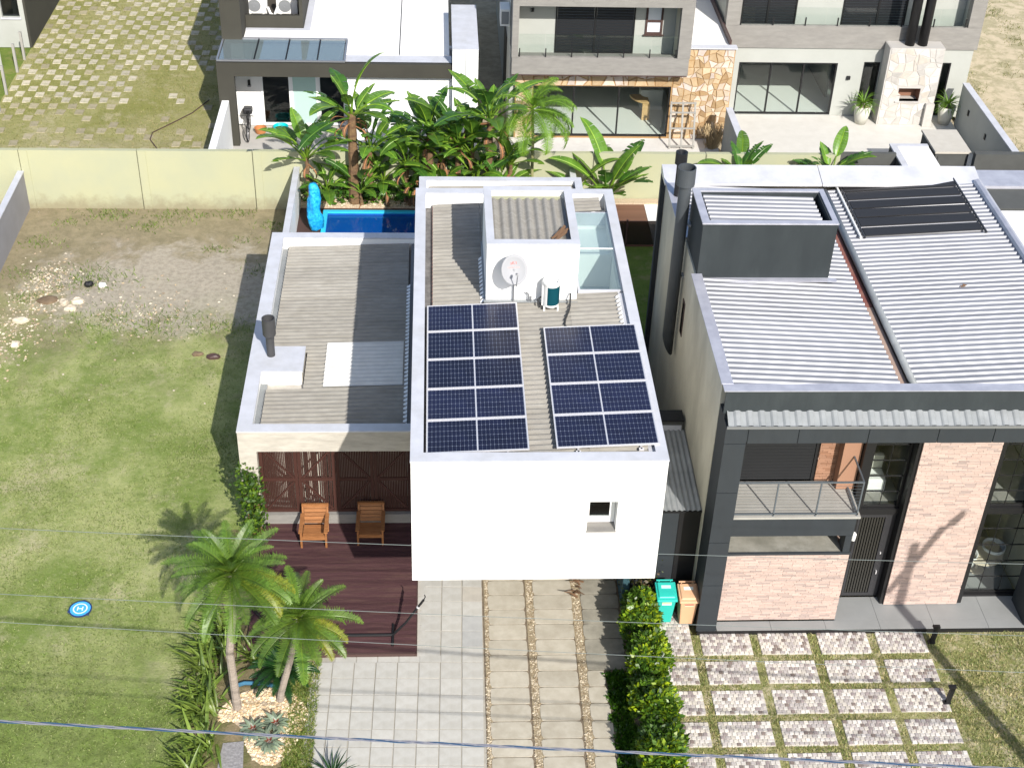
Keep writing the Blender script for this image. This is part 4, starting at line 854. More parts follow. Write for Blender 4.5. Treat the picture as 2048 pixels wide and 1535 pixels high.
# AC recess on the roof
part('plant_screen', M['olive'], A1, (-6.84, -4.75, 31.0, 31.15, 3.43, 3.95), (-4.75, -4.62, 31.0, 45, 3.43, 5.0)); part('plant_floor', mat('dark_brown_membrane', (.06, .052, .042), .9), A1, (-6.84, -4.76, 31.16, 40, 3.40, 3.44)); part('plant_back', M['olive'], A1, (-6.84, -4.76, 34, 34.2, 3.44, 5.2))
part('screen_cap', M['coping'], A1, (-6.84, -4.6, 30.75, 30.98, 3.43, 3.46), (-4.6, -4.35, 30.75, 45, 3.43, 3.46))
def acunit(x, y, z, lab):
    t = thing('air_conditioner', lab, 'air conditioner', (x, y, z), 'outdoor air conditioning units')
    part('casing', M['greyplas'], t, (x-.42, x+.42, y, y+.34, z+.06, z+.72), bevel=.03); part('foot', M['greyplas'], t, (x-.3, x-.22, y-.04, y+.36, z, z+.06)); part('foot', M['greyplas'], t, (x+.22, x+.3, y-.04, y+.36, z, z+.06))
    vs = []; n = 20; b = MB()
    for r_, dy in ((.25, 0), (.20, .0), (.05, .01), (0.001, .0)):
        for k in range(n): a = 2*math.pi*k/n; vs.append((x-.08+r_*math.cos(a), y-.012-dy, z+.40+r_*math.sin(a)))
    b.add(vs, [(i*n+k, i*n+(k+1) % n, (i+1)*n+(k+1) % n, (i+1)*n+k) for i in range(3) for k in range(n)]); b.build('fan', M['fan'], t)
acunit(-6.55, 32.3, 3.44, 'white air conditioner outdoor unit in the roof recess, left of the two'); acunit(-5.35, 32.3, 3.44, 'white air conditioner outdoor unit in the roof recess, right of the two')
b = MB(); b.tube([(-6.1, 32.25, 3.8), (-6.0, 32.1, 3.6), (-5.85, 32.1, 3.52), (-5.75, 32.3, 3.7), (-5.72, 32.5, 3.75)], .06, 8); b.smooth = True; tag(b.build('duct', M['greyplas']), 'curved white insulated pipe between the two roof air conditioners', 'pipe')
# openings
w1 = MB(); frame_rect(w1, -6.26, -5.1, .05, 2.45, 29.50, 29.60, .08); w1 = w1.build('sliding_door', M['white'], A1); part('pane', M['glassdk'], w1, (-6.18, -5.18, 29.56, 29.57, .13, 2.37))
w1 = MB(); frame_rect(w1, -5.1, -4.05, .05, 2.45, 29.46, 29.56, .08); w1 = w1.build('sliding_door', M['white'], A1); part('pane', M['greenfilm'], w1, (-5.02, -4.13, 29.50, 29.52, .13, 2.37))
w1 = MB(); frame_rect(w1, -4.05, -3.0, .05, 2.45, 29.50, 29.60, .08); w1 = w1.build('sliding_door', M['white'], A1); part('pane', M['glassdk'], w1, (-3.97, -3.08, 29.56, 29.57, .13, 2.37))
part('room', M['darkroom'], A1, (-6.4, -2.9, 31.2, 31.3, 0, 3.2), (-6.4, -2.9, 29.85, 31.2, -.02, .03))
lm = thing('wall_lamp', 'small black wall lamp on the white wall above the bicycle', 'lamp', (-6.7, 29.55, 1.9)); part('body', M['black'], lm, (-6.75, -6.65, 29.48, 29.578, 1.72, 1.92)); part('shade', M['metal'], lm, (-6.77, -6.63, 29.46, 29.576, 1.66, 1.715))
struct(part('patio', mat('patio_tile', (.44, .42, .39), .7, var=(.40, .385, .355), vs=2), None, (-7.3, 2.1, 23.0, 29.56, -.1, .0)))
t = wall_thing('side_wall', 'low white wall beside the bicycle patio', (-7.4, 25.4, 0)); part('wall_face', M['white'], t, (-7.52, -7.26, 23.0, 27.71, 0, 1.9)); part('lamp', M['black'], t, (-7.258, -7.24, 24.2, 24.3, 1.2, 1.4))
# bicycle
Bi = thing('bicycle', 'black bicycle leaning on the white wall under the lamp', 'bicycle', (-6.8, 28.6, 0))
def wheel(c, r, parent):
    b = MB(); n = 24; pts = [(c[0], c[1]+r*math.cos(2*math.pi*k/n), c[2]+r*math.sin(2*math.pi*k/n)) for k in range(n+1)]; b.tube(pts, .028, 6, False); o = b.build('wheel', M['black'], parent)
    b = MB()
    for k in range(8): a = 2*math.pi*k/8; b.tube([c, (c[0], c[1]+r*math.cos(a), c[2]+r*math.sin(a))], .006, 4)
    b.tube([(c[0]-.03,c[1],c[2]),(c[0]+.03,c[1],c[2])], .03, 8); b.build('spokes', M['alu'], o)
wheel((-6.72, 28.15, .34), .33, Bi); wheel((-6.78, 29.2, .34), .33, Bi)
b = MB(); J = {'r': (-6.78,29.2,.34), 'bb': (-6.76,28.75,.30), 's': (-6.76,28.9,.80), 'h': (-6.74,28.35,.82), 'f': (-6.72,28.15,.34)}
for a_, c_ in (('r','bb'),('r','s'),('bb','s'),('s','h'),('bb','h'),('h','f')): b.tube([J[a_], J[c_]], .022, 6)
b.build('frame', M['black'], Bi); b = MB(); b.tube([(-7.02,28.3,.98),(-6.74,28.33,1.0),(-6.46,28.3,.98)], .018, 6); b.tube([J['h'], (-6.74,28.33,1.0)], .018, 6); b.build('handlebar', M['black'], Bi)
b = MB(); b.hexa([(-6.80,28.75,.86),(-6.72,28.75,.86),(-6.68,29.05,.86),(-6.84,29.05,.86)], [(-6.79,28.75,.92),(-6.73,28.75,.92),(-6.70,29.05,.93),(-6.82,29.05,.93)]); b.tube([J['s'], (-6.76,28.9,.88)], .016, 6); b.build('saddle', M['black'], Bi)
b = MB(); b.box(-6.95, -6.6, 28.9, 29.25, .75, 1.0); b.build('bag', M['blackp'], Bi, bevel=.06)
o = thing('basket', 'round terracotta basket on the patio beside the bicycle', 'basket', (-6.3, 28.9, 0)); b = MB(); b.lathe((-6.32, 28.9, 0), [(0, .02), (.2, .02), (.25, .22), (.22, .22), (.18, .06), (0, .06)], 18); b.build('bowl', M['rust'], o)
o = thing('plastic_tub', 'small turquoise plastic tub by the sliding door', 'tub', (-5.3, 29.1, 0)); b = MB(); b.lathe((-5.55, 29.1, 0), [(0, .02), (.24, .02), (.30, .2), (.27, .2), (.2, .05), (0, .05)], 18); b.build('tub', M['turq'], o)
b = MB(); b.tube([(-8.8,24.0,.02),(-9.0,24.6,.03),(-9.5,25.0,.02),(-9.7,25.5,.02),(-9.3,26.2,.02),(-9.9,27.0,.02),(-10.5,28.2,.02),(-10.5,28.8,.02),(-9.9,29.6,.02),(-9.2,30.6,.02),(-8.7,31.8,.02)], .022, 5); tag(b.build('garden_hose', M['brownmetal']), 'thin dark hose winding over the checkered yard', 'hose')
# far left house
A0 = thing('house', 'corner of a grey and white house at the far left edge', 'house', (-18, 38, 0))
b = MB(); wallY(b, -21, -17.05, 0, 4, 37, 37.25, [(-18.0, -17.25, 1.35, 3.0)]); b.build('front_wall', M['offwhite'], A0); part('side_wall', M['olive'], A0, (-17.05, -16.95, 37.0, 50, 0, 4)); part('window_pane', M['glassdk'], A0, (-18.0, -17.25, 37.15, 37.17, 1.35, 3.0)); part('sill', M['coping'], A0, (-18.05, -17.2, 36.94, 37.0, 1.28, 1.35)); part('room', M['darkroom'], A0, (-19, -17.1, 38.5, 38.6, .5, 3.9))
part('roof', M['coping'], A0, (-21, -16.9, 36.95, 50, 4.0, 4.1))
t = wall_thing('side_wall', 'white wall at the far left edge behind the post fence', (-17.6, 33, 0)); part('wall_face', M['white'], t, (-18.2, -17.75, 30, 35.0, 0, 1.9))
struct(MB().quad((-18.4,23,-.014),(-17.0,23,-.014),(-17.0,37,-.014),(-18.4,37,-.014)).build('grass_verge', M['strip']))
for k, (x, y) in enumerate(((-16.98, 34.4), (-16.98, 35.7), (-16.9, 32.2), (-16.8, 30.6))):
    b = MB(); b.box(x-.05, x+.05, y-.05, y+.05, 0, 1.25); tag(b.build('fence_post', M['greywood']), ['pale concrete fence post at the checkered yard, second from the house corner', 'pale concrete fence post nearest the house corner', 'pale concrete fence post at the yard edge, third from the house corner', 'pale concrete fence post farthest from the house corner'][k], 'post', 'yard fence posts')

# middle: concrete framed house with ochre stone
A2 = thing('house', 'concrete framed two storey house with ochre stone wall and balcony', 'house', (7, 28.6, 0))
b = MB(); wallY(b, 3.6, 12.0, 0, 3.0, 28.66, 28.86, [(4.3, 9.66, .06, 2.2)]); b.box(10.12, 12.0, 28.66, 28.86, 3.0, 3.78); b.build('wall', M['stonejoint'], A2)
def stones(x0, x1, z0, z1, y, s, mt, cols, parent, holes=(), dep=.035):
    nx = max(1, int(round((x1-x0)/s))); nz = max(1, int(round((z1-z0)/s))); r = random.Random(5)
    P = {}
    for i in range(nx+1):
        for j in range(nz+1):
            jx = 0 if i in (0, nx) else r.uniform(-.46, .46); jz = 0 if j in (0, nz) else r.uniform(-.46, .46)
            P[i, j] = (x0+(x1-x0)*(i+jx)/nx, z0+(z1-z0)*(j+jz)/nz)
    for i in range(nx):
        for j in range(nz):
            q = [P[i,j], P[i+1,j], P[i+1,j+1], P[i,j+1]]; cx_ = sum(p[0] for p in q)/4; cz_ = sum(p[1] for p in q)/4
            if any(h[0]-.08 < cx_ < h[1]+.08 and h[2]-.08 < cz_ < h[3]+.08 for h in holes): continue
            c = r.choice(cols); k = r.uniform(.85, 1.12); d = y-dep*r.uniform(.5, 1.2); g = .93
            pts = []
            for a in range(4):
                p, n_ = q[a], q[(a+1) % 4]; pts.append(p); f = r.uniform(.35, .65); pts.append((p[0]+(n_[0]-p[0])*f+(cx_-p[0])*.07, p[1]+(n_[1]-p[1])*f+(cz_-p[1])*.07))
            pts = [(cx_+(p[0]-cx_)*g, cz_+(p[1]-cz_)*g) for p in pts]; n = len(pts)
            b = MB(); b.add([(p[0], y, p[1]) for p in pts]+[(cx_+(p[0]-cx_)*.94, d, cz_+(p[1]-cz_)*.94) for p in pts], [tuple(range(2*n-1, n-1, -1))[::-1]]+[(a, (a+1) % n, n+(a+1) % n, n+a) for a in range(n)], tuple(v*k for v in c))
            b.build('stone', mt, parent)
sc_ = [(1,1,1), (1.15,1.2,1.3), (.8,.72,.62), (1.25,1.35,1.7), (.95,.9,.8), (1.1,1.1,1.1), (1.25,1.45,2.1), (1.3,1.5,2.0)]
stones(9.70, 11.98, .02, 3.0, 28.66, .235, M['stone'], sc_, A2); stones(10.14, 11.98, 3.0, 3.76, 28.66, .24, M['stone'], sc_, A2)
stones(4.3, 9.70, 2.21, 2.9, 28.66, .34, M['stone'], sc_, A2); stones(3.62, 4.28, .02, 2.9, 28.66, .3, M['stone'], sc_, A2)
part('soffit', M['brownmetal'], A2, (3.42, 10.10, 28.04, 28.65, 2.88, 2.93)); part('balcony_fascia', M['greybeton'], A2, (3.40, 10.12, 28.02, 28.40, 2.935, 3.62)); part('balcony_floor', M['greybeton'], A2, (3.60, 9.70, 28.40, 29.3, 3.0, 3.30))
part('frame_pillar', M['greybeton'], A2, (3.38, 3.62, 28.0, 29.3, 3.63, 7)); part('frame_pillar', M['greybeton'], A2, (9.66, 10.14, 28.0, 28.35, 3.63, 7)); part('frame_side', M['wallbeige'], A2, (9.68, 10.12, 28.36, 29.25, 3.31, 7)); part('frame_top', M['greybeton'], A2, (3.62, 9.66, 28.0, 29.3, 5.62, 6.2))
part('coping', M['coping'], A2, (10.14, 12.05, 28.55, 28.9, 3.79, 3.84))
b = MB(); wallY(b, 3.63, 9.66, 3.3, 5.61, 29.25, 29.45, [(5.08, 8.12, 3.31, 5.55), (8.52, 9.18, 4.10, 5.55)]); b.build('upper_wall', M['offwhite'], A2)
part('side_wall', M['offwhite'], A2, (3.38, 3.6, 28.88, 42, 0, 6.4)); part('rear_wall', M['offwhite'], A2, (9.9, 10.1, 29.46, 42, 3.0, 6.4))
part('side_doorway', M['black'], A2, (3.355, 3.378, 31.5, 33.5, .1, 3.0))
sd = MB(); frame_rect(sd, 5.08, 8.12, 3.31, 5.55, 29.22, 29.30, .06); sd.box(6.56, 6.64, 29.22, 29.30, 3.37, 5.49); sd = sd.build('shutter_door', M['black'], A2)
z = 3.38
while z < 5.45: part('shutter_slat', M['shutter'], sd, (5.15, 6.55, 29.25, 29.28, z, z+.10)); part('shutter_slat', M['shutter'], sd, (6.65, 8.05, 29.25, 29.28, z, z+.10)); z += .112
sw = MB(); frame_rect(sw, 8.52, 9.18, 4.10, 5.55, 29.2, 29.3, .08); sw.box(8.60, 9.10, 29.2, 29.3, 4.58, 4.66); sw = sw.build('narrow_window', M['brownmetal'], A2); part('pane', mat('white_blind', (.62, .66, .70), .5), sw, (8.60, 9.10, 29.24, 29.26, 4.18, 4.58)); part('pane', mat('white_blind', (.62, .66, .70), .5), sw, (8.60, 9.10, 29.24, 29.26, 4.66, 5.47)); part('sill', M['brownmetal'], sw, (8.46, 9.24, 29.14, 29.2, 4.05, 4.098))
rl = part('balcony_railing', M['glassrail'], A2, *[(3.64+i*1.005, 3.62+(i+1)*1.005, 28.12, 28.132, 3.66, 4.5) for i in range(6)])
for i in range(7): part('post', M['black'], rl, (3.66+i*.985, 3.70+i*.985, 28.06, 28.10, 3.62, 3.95))
lp = thing('wall_lamp', 'small black lamp on the upper white wall beside the dark shutter', 'lamp', (4.2, 29.2, 5)); part('body', M['black'], lp, (4.14, 4.24, 29.16, 29.248, 4.95, 5.08)); part('plate', M['metal'], lp, (4.12, 4.26, 29.235, 29.249, 4.92, 4.948))
acw = thing('air_conditioner', 'white air conditioner hung on the side wall of the concrete framed house', 'air conditioner', (3.2, 30, 4)); part('casing', M['greyplas'], acw, (3.0, 3.36, 29.6, 30.4, 4.2, 4.85)); part('fan', M['fan'], acw, (3.04, 3.32, 29.58, 29.598, 4.28, 4.77))
# ground floor glazing and room
gw = MB(); frame_rect(gw, 4.3, 9.66, .06, 2.2, 28.70, 28.80, .06); gw.box(5.86, 5.92, 28.7, 28.8, .12, 2.14); gw.box(7.62, 7.68, 28.7, 28.8, .12, 2.14); gw = gw.build('glazing', M['black'], A2)
for x0, x1 in ((4.36, 5.86), (5.92, 7.62), (7.68, 9.60)): part('pane', M['glass'], gw, (x0, x1, 28.74, 28.75, .12, 2.14))
part('room_floor', M['floor'], A2, (3.61, 10.2, 28.87, 34, -.02, .05)); part('room_wall', M['room'], A2, (3.61, 10.2, 34, 34.1, 0, 2.99), (10.2, 10.3, 28.87, 34, 0, 2.99), (3.61, 3.66, 28.87, 34, .05, 2.99)); part('room_ceiling', M['room'], A2, (3.61, 10.3, 28.87, 42, 2.995, 3.2))
struct(part('patio', mat('pale_patio', (.62, .60, .56), .7, var=(.56, .54, .5), vs=2), None, (3.0, 11.6, 23.0, 28.64, -.1, .012)))
dk = thing('curved_counter', 'curved light wood counter inside the glazed room', 'counter', (9, 30.5, 0.05)); b = MB(); vs = []
for z in (.78, .86):
    for k in range(13): a = R_(180+k*7.5); vs.append((9.1+.7*math.cos(a), 30.9+.75*math.sin(a), z))
    for k in range(12, -1, -1): a = R_(180+k*7.5); vs.append((9.1+.25*math.cos(a), 30.9+.28*math.sin(a), z))
n = 26; b.add(vs, [tuple(range(n))[::-1], tuple(range(n, 2*n))]+[(k, (k+1) % n, n+(k+1) % n, n+k) for k in range(n)]); b.build('top', M['wood'], dk); part('leg', M['wood'], dk, (8.85, 9.15, 30.2, 30.32, .05, .775)); part('cabinet', M['greyplas'], dk, (8.9, 9.8, 31.2, 31.8, .05, .9))
# wooden rack leaning on the stone
lr = thing('wooden_rack', 'weathered grey wooden frame rack leaning against the ochre stone wall', 'rack', (10.1, 27.9, 0))
for x in (9.66, 10.12, 10.60): b = MB(); b.beam((x, 27.72, .0), (x, 28.30, 1.75), .07, .05); b.build('upright', M['greywood'], lr)
for k, f in enumerate((.08, .45, .78, .98)): b = MB(); b.beam((9.62, 27.68+.58*f, 1.75*f), (10.64, 27.68+.58*f, 1.75*f), .06, .05); b.build('rung', M['greywood'], lr)

# right: house with stone fireplace
A3 = thing('house', 'white two storey house with dark glazing and concrete balcony band', 'house', (17, 31, 0))
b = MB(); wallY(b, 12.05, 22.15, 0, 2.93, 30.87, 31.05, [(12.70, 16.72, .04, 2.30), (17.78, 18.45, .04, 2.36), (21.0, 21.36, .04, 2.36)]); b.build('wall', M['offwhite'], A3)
part('balcony_fascia', M['greybeton'], A3, (11.95, 22.25, 30.80, 31.0, 2.94, 3.86)); part('balcony_floor', M['greybeton'], A3, (12.05, 22.15, 31.06, 31.7, 3.1, 3.55)); part('end_wall', M['offwhite'], A3, (22.0, 22.15, 31.06, 45, 0, 3.1), (12.05, 12.2, 31.06, 45, 0, 3.0))
part('frame_pillar', M['greybeton'], A3, (11.95, 12.5, 30.8, 31.2, 3.87, 7)); part('frame_pillar', M['greybeton'], A3, (21.68, 22.25, 30.8, 31.2, 3.87, 7)); part('frame_side', M['offwhite'], A3, (21.72, 22.2, 31.21, 31.95, 3.56, 7)); part('frame_side', M['offwhite'], A3, (12.0, 12.45, 31.21, 45, 3.56, 7))
b = MB(); wallY(b, 12.46, 21.71, 3.56, 6.5, 31.62, 31.8, [(12.7, 14.9, 3.57, 6.0), (16.75, 19.35, 3.57, 6.0)]); b.build('upper_wall', M['offwhite'], A3)
for x0, x1, xm in ((12.7, 14.9, 13.75), (16.75, 19.35, 18.2)):
    s_ = MB(); frame_rect(s_, x0, x1, 3.58, 6.0, 31.58, 31.66, .06); s_.box(xm-.04, xm+.04, 31.58, 31.66, 3.64, 5.94); s_ = s_.build('shutter_door', M['black'], A3); z = 3.65
    while z < 5.8: part('shutter_slat', M['shutter'], s_, (x0+.07, xm-.05, 31.62, 31.64, z, z+.10)); part('shutter_slat', M['shutter'], s_, (xm+.05, x1-.07, 31.62, 31.64, z, z+.10)); z += .112
rl = part('balcony_railing', M['glassrail'], A3, *[(12.5+i*1.145, 12.48+(i+1)*1.145, 30.88, 30.892, 3.88, 4.6) for i in range(8)])
for i in range(8): part('post', M['black'], rl, (12.52+i*1.29, 12.57+i*1.29, 30.84, 30.88, 3.862, 4.2))
gw = MB(); frame_rect(gw, 12.70, 16.72, .04, 2.30, 30.90, 31.0, .06); gw.box(14.0, 14.06, 30.9, 31.0, .1, 2.24); gw.box(15.33, 15.39, 30.9, 31.0, .1, 2.24); gw = gw.build('glazing', M['black'], A3)
for x0, x1 in ((12.76, 14.0), (14.06, 15.33), (15.39, 16.66)): part('pane', M['glass'], gw, (x0, x1, 30.94, 30.95, .1, 2.24))
for x0, x1 in ((17.78, 18.45), (21.0, 21.36)): g_ = MB(); frame_rect(g_, x0, x1, .04, 2.36, 30.9, 31.0, .05); g_ = g_.build('narrow_window', M['black'], A3); part('pane', M['glassdk'], g_, (x0+.05, x1-.05, 30.94, 30.95, .09, 2.31))
part('room_floor', M['floor'], A3, (12.21, 21.9, 31.06, 36, -.02, .03)); part('room_wall', M['room'], A3, (12.21, 21.9, 36, 36.1, 0, 3.05)); part('room_ceiling', M['room'], A3, (12.21, 21.9, 31.06, 36, 3.0, 3.08)); part('room_partition', M['room'], A3, (16.9, 17.0, 32.6, 36, .03, 3.0))
struct(part('patio', mat('pale_patio_tile', (.60, .58, .53), .6, var=(.55, .53, .48), vs=2), None, (11.95, 21.7, 23.12, 30.86, -.1, .012)))
part('low_roof', M['memb'], A3, (10.15, 11.93, 28.92, 45, 3.60, 3.66)); part('low_roof_edge', M['brownmetal'], A3, (11.86, 11.92, 29.2, 45, 3.66, 3.9))
# fireplace
fp = thing('outdoor_fireplace', 'tall white stone outdoor fireplace with square hearth opening and two flues', 'fireplace', (19.5, 30.4, 0))
b = MB(); wallY(b, 18.50, 20.68, .012, 3.3, 30.06, 30.3, [(19.13, 20.02, 1.05, 1.60)]); b.box(18.5, 20.68, 30.6, 30.79, .012, 3.3); b.box(18.5, 19.12, 30.3, 30.6, .012, 3.3); b.box(20.03, 20.68, 30.3, 30.6, .012, 3.3); b.box(19.12, 20.03, 30.3, 30.6, .012, 1.04); b.box(19.12, 20.03, 30.3, 30.6, 1.61, 3.3); b.build('core', M['wjoint'], fp)
stones(18.51, 20.67, .02, 3.29, 30.06, .30, M['wstone'], [(1,1,1), (1.15,1.15,1.15), (.86,.85,.84), (1,.95,.88), (1.1,1.06,1), (1.2,1.2,1.18)], fp, [(19.13, 20.02, 1.05, 1.60)], .02)
part('hearth', mat('sooty_firebrick', (.22, .11, .07), .9), fp, (19.14, 20.01, 30.57, 30.598, 1.06, 1.59), (19.122, 19.14, 30.08, 30.57, 1.06, 1.59), (20.01, 20.028, 30.08, 30.57, 1.06, 1.59)); part('hearth_shelf', M['wstone'], fp, (19.05, 20.1, 30.0, 30.3, 1.0, 1.05)); part('stone_side', M['wstone'], fp, (18.47, 18.499, 30.06, 30.78, .02, 3.29)); part('wood_chute', M['wstone'], fp, (20.32, 20.66, 29.86, 30.02, .02, 1.0))
for k, x in enumerate((19.32, 19.84)):
    b = MB(); b.tube([(x, 30.42, 3.3), (x, 30.42, 8.2)], .19, 16); b.smooth = True; b.build('flue', M['black'], fp)
for x0, x1, y0, y1, lab in ((11.68, 11.9, 23.0, 27.6, 'white dividing wall between the two rear patios'), (21.72, 21.95, 23.12, 30.1, 'white side wall with small lamps at the sandy lot')):
    t = wall_thing('side_wall', lab, ((x0+x1)/2, (y0+y1)/2, 0)); part('wall_face', M['offwhite'], t, (x0, x1, y0, y1, 0, 1.8)); part('coping', M['coping'], t, (x0-.02, x1+.02, y0, y1+.02, 1.8, 1.84))
    if x0 > 20:
        for yy in (24.9, 26.7, 28.8): part('lamp', M['black'], t, (x0-.04, x0-.003, yy, yy+.12, 1.0, 1.22))
lp = thing('wall_lamp', 'small black square lamp right of the glazed doors', 'lamp', (17.2, 30.85, 1.5)); part('body', M['black'], lp, (17.16, 17.30, 30.78, 30.868, 1.62, 1.76)); part('plate', M['metal'], lp, (17.14, 17.32, 30.85, 30.869, 1.60, 1.618))
# ------------------------------------------------------------------ pool terrace and small objects
pl_ = thing('swimming_pool', 'blue swimming pool behind the house with light blue rim', 'pool', (-1.5, 20, .4))
ring(MB(), -3.42, 4.2, 16.6, 21.9, .30, .47, .16, .16, .16, .16).build('rim', M['pooltile'], pl_)
part('shell', M['poolin'], pl_, (-3.40, 4.18, 16.62, 21.88, .05, .12)); part('wall_lining', M['poolin'], pl_, (-3.26, -3.24, 16.77, 21.73, .12, .42), (-3.24, 4.03, 21.715, 21.735, .12, .42))
part('water', M['water'], pl_, (-3.24, 4.03, 16.77, 21.71, .30, .36))
struct(part('pool_surround', M['brownmetal'], None, (-4.25, -3.43, 15.6, 22.15, -.1, .40), (-3.43, 5.26, 21.91, 22.15, -.1, .40), (4.21, 5.26, 15.6, 21.91, -.1, .40)))
pb = struct(part('pebble_border', M['pebblebase'], None, (-4.25, 5.26, 22.16, 22.77, -.1, .47)))
pebbles('pebbles', [(random.uniform(-4.2, 5.2), random.uniform(22.18, 22.76), .465) for _ in range(1500)], .025, .06, M['pebble'], [(1,1,1), (.9,.85,.75), (.7,.6,.5), (1.1,1.1,1.05)], pb)
u = thing('parasol', 'closed parasol wrapped in a bright blue plastic cover beside the pool', 'parasol', (-3.6, 20.6, .4))
b = MB(); b.tube([(-3.6, 20.6, .4), (-3.6, 20.6, 2.2)], .025, 8); b.build('pole', M['alu'], u)
b = MB(); vs = []; fs = []; n = 18; prof = [(.10,.42),(.20,.5),(.225,.75),(.25,1.0),(.21,1.12),(.22,1.3),(.235,1.6),(.19,1.75),(.18,1.95),(.15,2.12),(.09,2.2),(.001,2.21)]
for i, (r, z) in enumerate(prof):
    for k in range(n): a = 2*math.pi*k/n; rr = r*(1+.16*math.sin(3*a+i*1.1)+.10*math.sin(5*a+i*.6)+.07*math.sin(8*a+i)); vs.append((-3.6+rr*math.cos(a)+.02*math.sin(i), 20.6+rr*math.sin(a), z))
for i in range(len(prof)-1):
    for k in range(n): fs.append((i*n+k, i*n+(k+1) % n, (i+1)*n+(k+1) % n, (i+1)*n+k))
b.add(vs, fs); b.smooth = True; b.build('cover', M['bluecover'], u)
# side garden beyond the houses
struct(part('side_garden_grass', M['strip'], None, (5.5, 9.0, 12.5, 19.55, -.1, .40)))
D2 = thing('garden_deck', 'brown wooden deck at the end of the side garden', 'deck', (7.5, 21, .4))
y = 19.6
while y < 22.4: part('board', mat('brown_decking', (.17, .085, .055), .6, rand=.15), D2, (5.5, 7.98, y, y+.135, .38, .45)); y += .142
struct(part('white_slab', M['memb'], None, (8.0, 9.5, 19.6, 22.5, .2, .44))); struct(part('sand_border', M['pebblebase'], None, (5.5, 12, 22.45, 22.78, .1, .5)))
fn = thing('mesh_fence', 'dark mesh pool fence panel in front of the garden deck', 'fence', (7.3, 19.6, .4)); part('panel', M['mesh'], fn, (6.0, 8.4, 19.60, 19.61, .45, 1.35)); part('post', M['brownmetal'], fn, (6.98, 7.04, 19.57, 19.63, .40, 1.42)); part('post', M['brownmetal'], fn, (8.36, 8.42, 19.57, 19.63, .40, 1.42)); part('top_rail', M['brownmetal'], fn, (6.0, 8.4, 19.59, 19.62, 1.352, 1.375))
# teak chairs
def chair(x, y, z, lab):
    t = thing('wooden_chair', lab, 'chair', (x, y, z), 'teak chairs on the deck')
    def P(nm, *bx): return part(nm, M['teak'], t, *[(x+a, x+b_, y+c, y+d, z+e, z+f) for a,b_,c,d,e,f in bx])
    for sx in (-1, 1):
        P('leg', (min(sx*.29, sx*.34), max(sx*.29, sx*.34), -.02, .05, 0, .52)); b = MB(); b.beam((x+sx*.315, y+.62, z), (x+sx*.315, y+.82, z+.70), .05, .07, (0,1,0)); b.build('leg', M['teak'], t)
        P('armrest', (min(sx*.27, sx*.37), max(sx*.27, sx*.37), -.06, .70, .52, .55))
    for i in range(7): b = MB(); b.beam((x-.28, y+.02+i*.085, z+.36-i*.015), (x+.28, y+.02+i*.085, z+.36-i*.015), .065, .02); b.build('seat_slat', M['teak'], t)
    P('apron', (-.29, .29, -.01, .02, .26, .34))
    for i in range(5): b = MB(); f = i/4; b.beam((x-.28, y+.64+.17*f, z+.32+.36*f), (x+.28, y+.64+.17*f, z+.32+.36*f), .022, .09, (0, .3, 1)); b.build('back_slat', M['teak'], t)
    b = MB(); b.beam((x-.345, y+.83, z+.72), (x+.345, y+.83, z+.72), .06, .06); b.build('top_rail', M['teak'], t)
chair(-2.61, 4.88, .1, 'slatted teak armchair on the deck, left one in full sun'); chair(-1.17, 4.95, .1, 'slatted teak armchair on the deck, right one in the shade')
# hammock stand
hs = thing('hammock_stand', 'black tubular hammock stand on the corner of the deck', 'hammock stand', (-1.2, 1.6, .1))
b = MB(); b.tube([(-.52, 1.75, .13), (-3.2, 1.75, .13)], .035, 8); b.build('base_bar', M['black'], hs)
b = MB(); b.tube([(-.52, 1.40, .13), (-.52, 2.10, .13)], .03, 8); b.build('foot', M['black'], hs); b = MB(); b.tube([(-1.85, 1.33, .13), (-1.85, 2.1, .13)], .03, 8); b.build('foot', M['black'], hs)
b = MB(); b.tube([(-.52, 1.75, .13), (-.2, 1.75, .55), (.22, 1.75, 1.28)], .03, 8); b.build('arm', M['black'], hs)
b = MB(); b.tube([(.22, 1.75, 1.28), (.26, 1.75, 1.38), (.24, 1.75, 1.44)], .014, 6); b.build('hook', M['black'], hs); b = MB(); b.tube([(.08, 1.75, 1.03), (.1, 1.75, 1.07)], .042, 8); b.build('clamp', M['alu'], hs)
b = MB(); b.tube([(-3.2, 1.75, .13), (-3.5, 1.75, .55), (-3.9, 1.75, 1.28)], .03, 8); b.build('arm', M['black'], hs)
